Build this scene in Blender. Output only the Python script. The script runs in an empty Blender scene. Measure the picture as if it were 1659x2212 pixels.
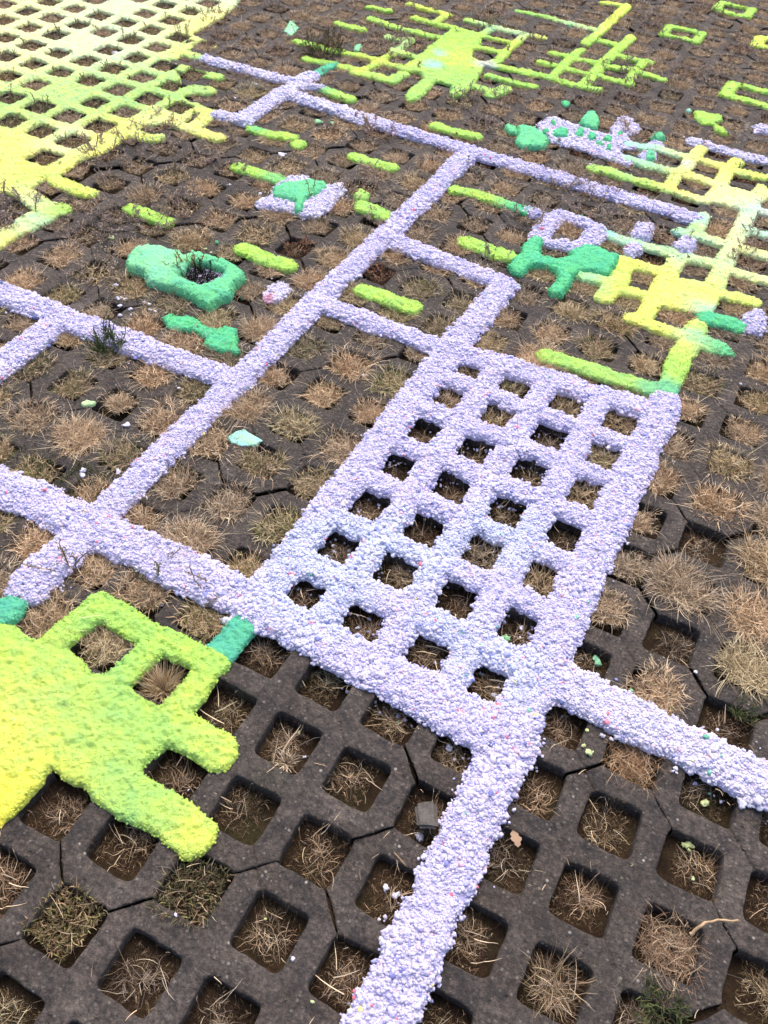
# Coloured paper pulp laid over concrete grid pavers: the whole scene, built in metres (z up, paver tops at z = 0)
import bpy, bmesh, math, random
import numpy as np
from mathutils import Vector
sc=bpy.context.scene; COL=sc.collection
# ------------------------------------------------------------------ camera, sky, sun, exposure
CAM=(0.54210,-1.70873,1.43399)
cd=bpy.data.cameras.new('camera'); co=bpy.data.objects.new('camera',cd); COL.objects.link(co); sc.camera=co
co.location=CAM; co.rotation_euler=(0.722206,-0.055657,0.477190); cd.sensor_fit='HORIZONTAL'; cd.sensor_width=36; cd.lens=39.5794; cd.clip_start=.02; cd.clip_end=200
world=bpy.data.worlds.new('World'); sc.world=world; world.use_nodes=True
SUN_EL,SUN_AZ=math.radians(58),math.radians(-20)
_n=world.node_tree; _s=_n.nodes.new('ShaderNodeTexSky'); _s.sky_type='NISHITA'; _s.sun_disc=False; _s.sun_elevation=SUN_EL; _s.sun_rotation=SUN_AZ; _s.air_density=1.0; _s.dust_density=5.0; _s.ozone_density=.6
_n.links.new(_s.outputs[0],_n.nodes['Background'].inputs[0]); _n.nodes['Background'].inputs[1].default_value=.145
sl=bpy.data.lights.new('sun','SUN'); sl.energy=1.1; sl.angle=math.radians(60); sl.color=(1,.95,.88); so=bpy.data.objects.new('sun',sl); COL.objects.link(so)
so.rotation_euler=(math.pi/2-SUN_EL,0,math.pi-SUN_AZ)
sc.view_settings.view_transform='Standard'; sc.view_settings.look='None'; sc.view_settings.gamma=1; sc.view_settings.exposure=1.0
co_m=None
from mathutils import Euler
_R=np.array(Euler(co.rotation_euler).to_matrix())
def to_px(x,y,z=0):
    c=(np.array([x,y,z])-np.array(CAM))@_R
    if c[2]>-.05: return None
    return (829.5+1824.0*c[0]/-c[2],1106-1824.0*c[1]/-c[2])
THINGS=[
('pulp_drawing','large lavender crumbly pulp line drawing with rooms and a lattice panel crossing the whole ground','pulp drawing','crumb',0.034,[('L',0.044,[(-498,1150),(-498,640),(-501,131),(-500,-379),(-499,-902)],'strip'),('L',0.052,[(-502,-916),(-501,-961),(-500,-1006),(-500,-1050),(-499,-1095)],'strip'),('L',0.034,[(-1756,1297),(-1651,1302),(-1545,1306),(-1438,1309),(-1331,1311)],'strip'),('L',0.042,[(-1317,1408),(-1320,1290),(-1321,1172),(-1322,1052),(-1322,932)],'strip'),('L',0.034,[(-1420,901),(-1391,903),(-1362,906),(-1334,908),(-1305,911)],'strip'),('L',0.025,[(-1302,1290),(-1284,1298),(-1266,1307),(-1247,1315),(-1229,1323)],'strip'),('L',0.042,[(-1318,1207),(-898,1180),(-490,1168),(-84,1160),(324,1151)],'strip'),('L',0.042,[(-484,470),(-380,463),(-276,455),(-172,447),(-68,439)],'strip'),('L',0.048,[(-68,436),(-70,347),(-72,258),(-74,169),(-76,79)],'strip'),('L',0.042,[(-487,62),(-384,61),(-280,59),(-176,58),(-72,56)],'strip'),('L',0.048,[(-1400,-370),(-1174,-368),(-948,-365),(-724,-357),(-501,-348)],'strip'),('L',0.048,[(-1054,-367),(-1051,-460),(-1048,-552),(-1046,-644),(-1043,-737)],'strip'),('L',0.056,[(-849,-918),(-656,-915),(-464,-911),(-271,-908),(-77,-907)],'strip'),('L',0.058,[(-77,-910),(64,-915),(206,-921),(348,-927),(491,-933)],'strip'),('L',0.054,[(490,-772),(630,-778),(769,-783),(908,-788),(1047,-793)],'strip'),('L',0.052,[(498,152),(495,-107),(493,-370),(492,-636),(491,-902)],'strip'),('L',0.054,[(491,-873),(491,-1045),(491,-1216),(490,-1386),(489,-1556)],'strip'),('L',0.046,[(-79,67),(63,76),(204,85),(346,94),(488,103)],'strip'),('L',0.048,[(-78,142),(-79,-119),(-78,-383),(-78,-650),(-77,-920)],'strip'),('L',0.037,[(63,87),(63,-159),(63,-408),(63,-659),(64,-913)],'lattice'),('L',0.037,[(204,88),(204,-159),(204,-408),(205,-660),(206,-913)],'lattice'),('L',0.037,[(346,88),(346,-159),(346,-409),(347,-661),(348,-915)],'lattice'),('L',0.0345,[(-79,-54),(63,-53),(204,-53),(346,-53),(487,-52)],'lattice'),('L',0.0345,[(-79,-195),(63,-194),(204,-194),(346,-194),(487,-195)],'lattice'),('L',0.0345,[(-78,-336),(63,-336),(204,-336),(346,-337),(488,-338)],'lattice'),('L',0.0345,[(-78,-479),(63,-479),(205,-480),(346,-481),(488,-482)],'lattice'),('L',0.0345,[(-78,-623),(63,-623),(205,-624),(347,-625),(489,-627)],'lattice'),('L',0.04,[(-78,-768),(67,-768),(212,-769),(358,-770),(504,-772)],'lattice')],[(46,-844,'PB',0.12),(8,-728,'PB',0.1),(375,-785,'PB',0.12),(435,-787,'PB',0.08),(140,-651,'PB',0.1),(320,-481,'PB',0.1),(297,-779,'PB',0.09),(508,-498,'LV',0.2),(403,-693,'LV',0.15),(245,-963,'LV',0.3),(28,-158,'LV',0.3),(-499,-371,'LV',0.4),(-1192,-452,'LV',0.4),(491,-1278,'LV',0.4),(834,-828,'LW',0.3),(-200,1151,'LV',0.4),(-445,706,'LV',0.3),(-1336,1151,'LW',0.3)],None),
('pulp_lattice','large pale yellow felted pulp lattice with lime lower band in the upper left corner','pulp lattice','felt',0.02,[('P',0,[(-3125,1372),(-2108,2164),(-2013,1903),(-1974,1733),(-1971,1518),(-1931,1382),(-1884,1232),(-1825,1153),(-1757,1116),(-1685,1037),(-1608,950),(-1542,921),(-1495,838),(-1491,756),(-1556,726),(-1592,660),(-1555,605),(-1586,604),(-1573,496),(-1584,407),(-1602,329),(-1596,274),(-1588,211),(-1620,201),(-1599,94),(-1626,55),(-1698,39),(-1759,-12)],'lattice'),('H',0.042,[(-2837,1422)],'h'),('H',0.042,[(-2839,1281)],'h'),('H',0.042,[(-2695,1563)],'h'),('H',0.042,[(-2697,1422)],'h'),('H',0.042,[(-2698,1281)],'h'),('H',0.042,[(-2700,1140)],'h'),('H',0.042,[(-2554,1563)],'h'),('H',0.042,[(-2556,1423)],'h'),('H',0.042,[(-2557,1282)],'h'),('H',0.042,[(-2559,1141)],'h'),('H',0.042,[(-2560,1000)],'h'),('H',0.042,[(-2411,1703)],'h'),('H',0.042,[(-2415,1423)],'h'),('H',0.042,[(-2417,1283)],'h'),('H',0.042,[(-2418,1143)],'h'),('H',0.042,[(-2420,1002)],'h'),('H',0.042,[(-2421,861)],'h'),('H',0.042,[(-2268,1843)],'h'),('H',0.042,[(-2270,1703)],'h'),('H',0.042,[(-2272,1563)],'h'),('H',0.042,[(-2274,1424)],'h'),('H',0.042,[(-2276,1284)],'h'),('H',0.042,[(-2280,1004)],'h'),('H',0.042,[(-2281,863)],'h'),('H',0.042,[(-2282,722)],'h'),('H',0.042,[(-2129,1703)],'h'),('H',0.042,[(-2131,1564)],'h'),('H',0.042,[(-2133,1425)],'h'),('H',0.042,[(-2135,1286)],'h'),('H',0.042,[(-2138,1146)],'h'),('H',0.042,[(-2139,1006)],'h'),('H',0.042,[(-2141,866)],'h'),('H',0.042,[(-2142,724)],'h'),('H',0.042,[(-2142,583)],'h'),('H',0.042,[(-1993,1426)],'h'),('H',0.042,[(-1995,1287)],'h'),('H',0.042,[(-1997,1148)],'h'),('H',0.042,[(-1999,1008)],'h'),('H',0.042,[(-2000,868)],'h'),('H',0.042,[(-2001,584)],'h'),('H',0.042,[(-2001,441)],'h'),('H',0.042,[(-1857,1150)],'h'),('H',0.042,[(-1858,1010)],'h'),('H',0.042,[(-1859,869)],'h'),('H',0.042,[(-1860,727)],'h'),('H',0.042,[(-1860,585)],'h'),('H',0.042,[(-1859,442)],'h'),('H',0.042,[(-1717,1011)],'h'),('H',0.042,[(-1718,870)],'h'),('H',0.042,[(-1719,728)],'h'),('H',0.042,[(-1718,585)],'h'),('H',0.042,[(-1718,442)],'h'),('H',0.042,[(-1715,298)],'h'),('H',0.042,[(-2127,1843)],'h'),('H',0.042,[(-2840,1139)],'h'),('H',0.042,[(-2701,999)],'h'),('H',0.042,[(-2562,859)],'h'),('H',0.042,[(-2422,720)],'h'),('H',0.042,[(-2282,580)],'h'),('H',0.042,[(-2978,1279)],'h'),('H',0.042,[(-1999,298)],'h'),('H',0.042,[(-1994,152)],'h'),('H',0.042,[(-1853,153)],'h'),('H',0.042,[(-1576,870)],'h'),('H',0.042,[(-1852,1428)],'h'),('H',0.042,[(-1716,1151)],'h'),('H',0.042,[(-1714,1291)],'h'),('L',0.026,[(-1977,1464),(-1888,1452),(-1824,1432)],'strip'),('L',0.026,[(-1879,1236),(-1904,1326),(-1898,1406)],'strip'),('L',0.028,[(-1896,1314),(-1819,1306),(-1779,1308)],'strip'),('L',0.03,[(-1833,1173),(-1763,1171),(-1689,1173),(-1620,1189)],'strip'),('L',0.04,[(-1646,1001),(-1627,1038),(-1580,1056)],'strip'),('L',0.033,[(-1551,915),(-1504,904),(-1445,901)],'strip'),('L',0.035,[(-1451,882),(-1440,805),(-1441,763)],'strip'),('L',0.034,[(-1496,753),(-1420,751),(-1356,747),(-1318,753)],'strip'),('L',0.03,[(-1598,596),(-1559,609),(-1506,612),(-1493,634)],'strip'),('L',0.03,[(-1676,458),(-1647,490),(-1627,510)],'strip'),('L',0.033,[(-1585,202),(-1527,196),(-1477,191),(-1439,200)],'strip'),('L',0.04,[(-1590,79),(-1525,58),(-1468,44),(-1445,69)],'strip'),('L',0.042,[(-1463,58),(-1460,-1),(-1464,-58),(-1475,-99),(-1477,-137),(-1475,-191)],'strip'),('L',0.04,[(-1478,-12),(-1482,-45)],'strip')],[(-2441,1008,'PY',0.5),(-2262,1139,'PW',0.4),(-2033,1124,'PW',0.5),(-2331,1594,'WG',0.5),(-2181,1599,'PY',0.3),(-1980,1582,'YL',0.3),(-1869,1279,'YG',0.25),(-1655,1172,'LM',0.25),(-1770,1315,'TL',0.07),(-2117,731,'LG',0.35),(-1907,802,'OG',0.4),(-1714,891,'LG',0.4),(-1588,1058,'OG',0.2),(-2025,556,'OG',0.3),(-1425,802,'YL',0.25),(-1542,749,'PY',0.2),(-1616,603,'YL',0.25),(-1761,477,'PW',0.15),(-2806,1298,'PY',0.4),(-2307,756,'PY',0.3),(-1852,983,'LG',0.3),(-2016,771,'OG',0.3),(-1785,230,'YL',0.4),(-1714,375,'PW',0.13),(-1610,446,'YL',0.3),(-1661,162,'LG',0.13),(-1490,199,'YG',0.15),(-1647,84,'YL',0.2),(-1554,71,'PW',0.12),(-1538,-91,'PW',0.14),(-1469,-46,'PG',0.15),(-1461,69,'LM',0.1),(-1470,-133,'YL',0.12),(-1505,619,'LM',0.1)],None),  # pale upper pigment, with some overexposure painted into its palest colour points
('pulp_figure','lime green bug shaped pulp figure with a lattice and zigzag arms at the upper middle','pulp figure','felt',0.022,[('P',0,[(-1064,2265),(-916,2274),(-875,2157),(-875,2062),(-845,1993),(-768,1959),(-743,1827),(-727,1755),(-715,1606),(-742,1567),(-775,1592),(-800,1663),(-869,1665),(-854,1537),(-856,1449),(-884,1430),(-916,1464),(-927,1534),(-926,1655),(-957,1705),(-1017,1684),(-1050,1734),(-1051,1866),(-1057,1999),(-1058,2143)],'body'),('L',0.025,[(-1360,2414),(-1265,2402),(-1150,2399),(-1154,2276)],'strip'),('L',0.025,[(-1260,2262),(-1151,2252),(-1053,2260)],'strip'),('L',0.025,[(-1422,2127),(-1294,2106),(-1165,2102),(-1052,2111)],'strip'),('L',0.025,[(-1253,1975),(-1197,1980),(-1160,2007),(-1149,1885),(-1155,1768),(-1157,1636),(-1184,1553)],'strip'),('L',0.025,[(-1165,1851),(-1033,1845)],'strip'),('L',0.025,[(-1557,1691),(-1469,1698),(-1355,1701),(-1257,1716),(-1177,1719)],'strip'),('L',0.025,[(-1264,1569),(-1196,1576)],'strip'),('L',0.025,[(-1122,1704),(-1028,1707)],'strip'),('L',0.035,[(-1184,1553),(-1096,1564),(-1026,1563),(-1017,1652)],'strip'),('L',0.025,[(-921,2245),(-904,2385)],'strip'),('L',0.025,[(-1041,2387),(-972,2386),(-893,2379),(-786,2382),(-664,2397)],'strip'),('L',0.025,[(-749,2372),(-747,2179),(-741,2046)],'strip'),('L',0.018,[(-904,2245),(-776,2253)],'strip'),('L',0.025,[(-878,2107),(-763,2121)],'strip'),('L',0.025,[(-768,1959),(-734,2028)],'strip'),('L',0.025,[(-783,1959),(-662,1966),(-550,1971),(-611,1983),(-510,1984),(-441,1977),(-342,1974),(-266,1992)],'strip'),('L',0.03,[(-726,1716),(-678,1710),(-640,1707)],'strip'),('L',0.035,[(-627,1677),(-603,1763)],'strip'),('L',0.022,[(-713,1848),(-614,1846),(-555,1847),(-508,1860)],'strip'),('L',0.025,[(-568,2247),(-498,2257)],'strip'),('L',0.025,[(-470,2360),(-479,2240),(-478,2006)],'strip'),('L',0.025,[(-451,2250),(-349,2264)],'strip'),('L',0.025,[(-577,2119),(-525,2117),(-451,2121),(-355,2114)],'strip'),('L',0.025,[(-311,2251),(-215,2291)],'strip'),('L',0.025,[(-302,2399),(-247,2398),(-162,2412)],'strip'),('L',0.025,[(-183,2414),(-199,2282),(-187,2139)],'strip'),('L',0.025,[(-170,2274),(-68,2261)],'strip'),('L',0.025,[(-306,2129),(-246,2125),(-175,2129)],'strip'),('L',0.03,[(-321,2655),(-331,2473),(-340,2300),(-333,2110),(-341,1993)],'strip'),('L',0.025,[(-453,2524),(-381,2522),(-347,2525)],'strip'),('L',0.03,[(-461,3057),(-467,2851),(-467,2660),(-479,2450)],'strip'),('L',0.025,[(-578,3034),(-513,3049),(-461,3057)],'strip'),('L',0.025,[(-886,2653),(-757,2657),(-641,2648),(-491,2643)],'strip')],[(-955,2098,'LM',0.4),(-863,1980,'YG',0.15),(-774,1955,'LV',0.06),(-950,1806,'PT',0.055),(-973,1940,'PT',0.045),(-891,2394,'PG',0.15),(-782,2373,'PG',0.1),(-1163,1946,'PG',0.15),(-1148,1663,'YG',0.2),(-1200,2088,'LM',0.3),(-885,1524,'LG',0.2),(-758,1653,'LG',0.25),(-1028,1582,'LG',0.2),(-1209,2395,'YG',0.2),(-747,2179,'YG',0.15),(-1409,1696,'LM',0.3),(-680,2385,'YL',0.1),(-456,2318,'LM',0.3),(-455,2763,'YG',0.2),(-757,2657,'LG',0.2),(-608,2661,'PG',0.15),(-262,2357,'LM',0.3),(-484,2003,'LM',0.3)],None),
('pulp_bar','lime green pulp bar farthest of the bars,left of the zigzag tip','pulp bar','felt',0.024,[('L',0.026,[(-1498,2253),(-1401,2272)],'slab')],[(-1401,2272,'LM',0.5)],'short coloured pulp bars lying alone on the pavers'),
('pulp_bar','lime green pulp bar between the mint diamond and the bug figure','pulp bar','felt',0.024,[('L',0.026,[(-1513,1981),(-1389,1985)],'slab')],[(-1389,1985,'LM',0.5)],'short coloured pulp bars lying alone on the pavers'),
('pulp_bar','lime green pulp bar touching the lavender cross at its right arm','pulp bar','felt',0.024,[('L',0.03,[(-1208,1326),(-1080,1308)],'slab')],[(-1080,1308,'LM',0.5),(-1237,1315,'TL',0.1)],'short coloured pulp bars lying alone on the pavers'),
('pulp_bar','lime green pulp bar just below the dark bush in the upper middle','pulp bar','felt',0.024,[('L',0.026,[(-1423,1551),(-1358,1551),(-1307,1575)],'slab')],[(-1358,1551,'LM',0.5)],'short coloured pulp bars lying alone on the pavers'),
('pulp_bar','teal pulp bar above the lavender cross at its tip','pulp bar','felt',0.024,[('L',0.026,[(-1303,1574),(-1312,1451)],'slab')],[(-1312,1451,'TL',0.5)],'short coloured pulp bars lying alone on the pavers'),
('pulp_bar','lime green pulp bar below the foot of the lavender cross','pulp bar','felt',0.024,[('L',0.03,[(-1249,877),(-1175,877),(-1098,901)],'slab')],[(-1175,877,'LM',0.5),(-1233,888,'GR',0.05)],'short coloured pulp bars lying alone on the pavers'),
('pulp_bar','lime pulp bar with a green end ending at the white and green patch','pulp bar','felt',0.024,[('L',0.033,[(-1133,607),(-1039,607),(-965,612)],'slab')],[(-1039,607,'LM',0.5),(-972,614,'GR',0.09)],'short coloured pulp bars lying alone on the pavers'),
('pulp_bar','lime green pulp bar left of the upper room wall,right of the patch','pulp bar','felt',0.024,[('L',0.031,[(-837,897),(-761,895),(-684,901)],'slab')],[(-761,895,'LM',0.5)],'short coloured pulp bars lying alone on the pavers'),
('pulp_bar','lime green pulp bar beside a green lump,left of the main diagonal','pulp bar','felt',0.024,[('L',0.037,[(-646,609),(-562,596)],'slab')],[(-562,596,'LM',0.5),(-621,608,'LG',0.1)],'short coloured pulp bars lying alone on the pavers'),
('pulp_bar','lime green pulp bar alone on the left side above the green ring','pulp bar','felt',0.024,[('L',0.033,[(-1260,190),(-1195,187),(-1125,187)],'slab')],[(-1195,187,'LM',0.5)],'short coloured pulp bars lying alone on the pavers'),
('pulp_bar','lime green pulp bar right of the large green ring','pulp bar','felt',0.024,[('L',0.036,[(-830,183),(-755,175),(-674,177)],'slab')],[(-755,175,'LM',0.5)],'short coloured pulp bars lying alone on the pavers'),
('pulp_bar','lime green pulp bar just above the long lavender upper line','pulp bar','felt',0.024,[('L',0.03,[(-695,1287),(-612,1285),(-530,1295)],'slab')],[(-612,1285,'LM',0.5)],'short coloured pulp bars lying alone on the pavers'),
('pulp_bar','lime green pulp bar above the second room of the lavender drawing','pulp bar','felt',0.024,[('L',0.036,[(-263,595),(-188,588),(-122,590)],'slab')],[(-188,588,'LM',0.5)],'short coloured pulp bars lying alone on the pavers'),
('pulp_bar','lime green pulp bar lying inside the lavender room beside the main diagonal','pulp bar','felt',0.024,[('L',0.036,[(-416,185),(-334,188),(-258,187)],'slab')],[(-334,188,'LM',0.5)],'short coloured pulp bars lying alone on the pavers'),
('pulp_bar','lime pulp bar with a green right half touching the main diagonal inside the big room','pulp bar','felt',0.024,[('L',0.03,[(-431,881),(-350,896),(-273,894),(-220,889),(-176,887)],'slab')],[(-400,891,'LM',0.2),(-204,890,'GR',0.09)],None),
('pulp_bar','green pulp bar between the yellow lattice and the lavender square','pulp bar','felt',0.024,[('L',0.036,[(507,601),(553,610),(601,607)],'slab')],[(553,610,'GR',0.5)],'short coloured pulp bars lying alone on the pavers'),
('pulp_patch','mint green diamond shaped pulp patch far up left of the bars','pulp patch','felt',0.012,[('P',0,[(-1712,1896),(-1635,1840),(-1613,1733),(-1667,1766)],'slab')],[(-1656,1808,'MT',0.4)],None),
('pulp_lump','small mint pulp lump right of the dark bush','pulp lump','felt',0.022,[('P',0,[(-1326,1791),(-1319,1831),(-1292,1804),(-1284,1752),(-1301,1752)],'slab')],[(-1304,1786,'MT',0.4)],None),
('pulp_lump','small lime pulp lump below the bar at the cross foot','pulp lump','felt',0.022,[('P',0,[(-1080,856),(-1075,888),(-1038,906),(-1024,887),(-1024,846),(-1053,833)],'slab')],[(-1049,869,'LM',0.4)],None),
('pulp_lump','rounded green lime pulp lump right of the white and green patch','pulp lump','felt',0.03,[('P',0,[(-708,656),(-711,708),(-667,700),(-648,660),(-664,626),(-692,631)],'slab')],[(-681,663,'LG',0.4)],None),
('pulp_lump','teal pebble of pulp between the lime lattice and sprinkled patch','pulp lump','felt',0.022,[('P',0,[(-365,1783),(-349,1807),(-325,1793),(-325,1765),(-346,1753)],'slab')],[(-342,1780,'GR',0.4)],None),
('pulp_lump','lime pulp clump with a tail at the upper right','pulp lump','felt',0.028,[('P',0,[(125,2024),(182,2026),(241,2039),(254,1993),(232,1941),(272,1924),(302,1875),(273,1873),(241,1885),(225,1928),(190,1904),(154,1942)],'slab')],[(224,1946,'LM',0.4)],None),
('pulp_lump','small pale teal pulp crumb beside the lime clump','pulp lump','felt',0.022,[('P',0,[(99,2006),(108,2035),(122,2013),(114,1997)],'slab')],[(110,2012,'PT',0.4)],None),
('pulp_flake','flat pale mint pulp flake beside the main lavender diagonal','pulp flake','felt',0.006,[('P',0,[(-405,-529),(-402,-504),(-383,-482),(-360,-488),(-325,-490),(-330,-512),(-360,-537),(-385,-540)],'slab')],[(-368,-510,'PT',0.4)],None),
('pulp_flake','small pale lime flake in the left lavender room','pulp flake','felt',0.008,[('P',0,[(-784,-607),(-780,-592),(-758,-584),(-752,-595),(-760,-612),(-774,-616)],'slab')],[(-768,-601,'PG',0.4)],None),
('pulp_lump','white crumbly pulp lump with a pink end right of the green ring','pulp lump','crumb',0.03,[('P',0,[(-646,13),(-655,61),(-643,84),(-621,98),(-590,63),(-595,15),(-617,-6),(-631,-15)],'slab')],[(-624,39,'LW',0.4),(-635,3,'PK',0.03)],None),
('pulp_slab','green ragged pulp slab lying below the large green ring','pulp slab','felt',0.026,[('P',0,[(-825,-230),(-820,-198),(-789,-193),(-773,-180),(-733,-187),(-692,-196),(-668,-188),(-660,-169),(-623,-160),(-582,-222),(-566,-233),(-564,-260),(-590,-253),(-613,-268),(-656,-268),(-674,-239),(-714,-230),(-753,-248),(-784,-253)],'slab')],[(-688,-219,'GR',0.4)],None),
('pulp_ring','thick green pulp ring with a white bottom around a dark weed','pulp ring','felt',0.05,[('P',0,[(-1071,-75),(-1091,-13),(-1076,30),(-1038,42),(-967,49),(-942,40),(-939,75),(-888,82),(-837,90),(-786,82),(-747,65),(-733,43),(-729,-16),(-710,-57),(-730,-99),(-732,-133),(-763,-127),(-828,-116),(-877,-110),(-916,-119),(-952,-126),(-996,-92),(-1046,-100)],'rim'),('X',0,[(-890,-56),(-891,-29),(-903,19),(-865,31),(-805,37),(-793,13),(-800,-30),(-813,-62),(-851,-59)],'x')],[(-976,-39,'MT',0.25),(-758,-57,'MG',0.2),(-755,37,'MG',0.2),(-869,69,'GR',0.15),(-839,-101,'GR',0.15),(-1039,-79,'MG',0.15)],None),
('pulp_floor','white pulp filling the hollow of the green ring','pulp patch','crumb',0.014,[('P',0,[(-890,-56),(-893,-27),(-905,22),(-867,34),(-807,40),(-791,10),(-798,-33),(-811,-64),(-849,-61)],'slab')],[(-830,13,'LV',0.3)],None),
('pulp_patch','white crumbly pulp patch with a mint green middle on the left','pulp patch','crumb',0.026,[('P',0,[(-951,628),(-920,673),(-879,663),(-848,659),(-808,661),(-778,700),(-740,658),(-740,611),(-726,528),(-735,467),(-775,441),(-834,447),(-879,429),(-915,405),(-942,416),(-950,450),(-934,507),(-951,543),(-947,582)],'slab')],[(-922,647,'LW',0.2),(-899,460,'LW',0.2),(-763,515,'LW',0.2),(-760,657,'LW',0.2)],None),
('pulp_film','mint green pulp layer lying on the white patch','pulp patch','felt',0.046,[('P',0,[(-946,534),(-921,587),(-869,646),(-812,659),(-793,635),(-797,573),(-816,538),(-784,446),(-809,441),(-838,489),(-915,485)],'slab')],[(-874,558,'MG',0.3),(-811,473,'GR',0.06)],None),
('pulp_patch','lavender crumbly pulp patch sprinkled with green lumps at the upper right','pulp patch','crumb',0.02,[('P',0,[(-372,1535),(-357,1607),(-329,1626),(-288,1610),(-234,1612),(-160,1593),(-91,1607),(-114,1660),(-111,1786),(-80,1798),(-13,1729),(-23,1670),(-37,1627),(-21,1596),(11,1576),(15,1538),(-38,1519),(-21,1474),(11,1464),(38,1435),(37,1396),(-24,1409),(-89,1412),(-144,1422),(-214,1415),(-274,1415),(-294,1452),(-341,1470)],'slab'),('P',0,[(51,1620),(62,1652),(91,1664),(108,1622),(62,1602)],'lump'),('P',0,[(42,1500),(57,1550),(91,1566),(111,1492),(76,1460)],'lump')],[(-212,1507,'LW',0.5),(46,1519,'LV',0.3)],None),
('pulp_lump','big green pulp lump at the left tip of the sprinkled patch','pulp lump','felt',0.036,[('P',0,[(-432,1458),(-367,1486),(-331,1460),(-279,1412),(-274,1343),(-311,1318),(-342,1296),(-386,1323),(-398,1380)],'slab')],[(-346,1386,'MG',0.4)],'green pulp pieces on the sprinkled patch'),
('pulp_lump','green tail of pulp farthest left by the sprinkled patch','pulp lump','felt',0.03,[('P',0,[(-473,1431),(-470,1458),(-427,1454),(-406,1400),(-436,1397)],'slab')],[(-442,1428,'MG',0.4)],'green pulp pieces on the sprinkled patch'),
('pulp_lump','green lump standing behind the sprinkled patch','pulp lump','felt',0.036,[('P',0,[(-239,1635),(-238,1726),(-211,1750),(-173,1707),(-156,1622),(-197,1603)],'slab')],[(-202,1673,'MG',0.4)],'green pulp pieces on the sprinkled patch'),
('pulp_lump','largest flat green piece on the left of the sprinkled patch','pulp lump','felt',0.038,[('P',0,[(-300,1489),(-277,1539),(-243,1528),(-229,1479),(-260,1450),(-291,1454)],'slab')],[(-266,1489,'GR',0.4)],'green pulp pieces on the sprinkled patch'),
('pulp_lump','thin green piece near the left rear edge of the sprinkled patch','pulp lump','felt',0.038,[('P',0,[(-333,1570),(-322,1587),(-299,1542),(-310,1534)],'slab')],[(-316,1558,'GR',0.4)],'green pulp pieces on the sprinkled patch'),
('pulp_lump','narrow green piece at the left rim of the sprinkled patch','pulp lump','felt',0.038,[('P',0,[(-333,1475),(-316,1504),(-303,1479),(-320,1450)],'slab')],[(-318,1477,'GR',0.4)],'green pulp pieces on the sprinkled patch'),
('pulp_lump','green piece in the left middle of the sprinkled patch','pulp lump','felt',0.038,[('P',0,[(-213,1498),(-222,1577),(-198,1585),(-180,1521),(-192,1487)],'slab')],[(-201,1533,'GR',0.4)],'green pulp pieces on the sprinkled patch'),
('pulp_lump','green piece in the middle of the sprinkled patch','pulp lump','felt',0.038,[('P',0,[(-167,1521),(-175,1575),(-146,1569),(-130,1521),(-142,1497)],'slab')],[(-152,1536,'GR',0.4)],'green pulp pieces on the sprinkled patch'),
('pulp_lump','green piece right of the middle of the sprinkled patch','pulp lump','felt',0.038,[('P',0,[(-109,1536),(-109,1578),(-82,1579),(-75,1534),(-91,1523)],'slab')],[(-93,1550,'GR',0.4)],'green pulp pieces on the sprinkled patch'),
('pulp_lump','small flat green piece low in the sprinkled patch','pulp lump','felt',0.036,[('P',0,[(-129,1497),(-110,1519),(-90,1499),(-102,1475)],'slab')],[(-107,1497,'MG',0.4)],'green pulp pieces on the sprinkled patch'),
('pulp_lump','pointed green piece low right in the sprinkled patch','pulp lump','felt',0.04,[('P',0,[(-76,1453),(-82,1513),(-62,1502),(-52,1460)],'slab')],[(-68,1482,'GR',0.4)],'green pulp pieces on the sprinkled patch'),
('pulp_lump','green piece near the rear right of the sprinkled patch','pulp lump','felt',0.038,[('P',0,[(-83,1613),(-76,1647),(-58,1630),(-53,1602),(-69,1591)],'slab')],[(-67,1616,'GR',0.4)],'green pulp pieces on the sprinkled patch'),
('pulp_lump','green lump on the small white lump right of the sprinkled patch','pulp lump','felt',0.036,[('P',0,[(44,1656),(43,1707),(74,1728),(97,1692),(75,1652)],'slab')],[(66,1687,'MG',0.4)],'green pulp pieces on the sprinkled patch'),
('pulp_lump','green lump at the near right end of the sprinkled patch','pulp lump','felt',0.036,[('P',0,[(67,1486),(61,1537),(90,1548),(109,1490),(85,1459)],'slab')],[(82,1504,'MG',0.4)],'green pulp pieces on the sprinkled patch'),
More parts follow.
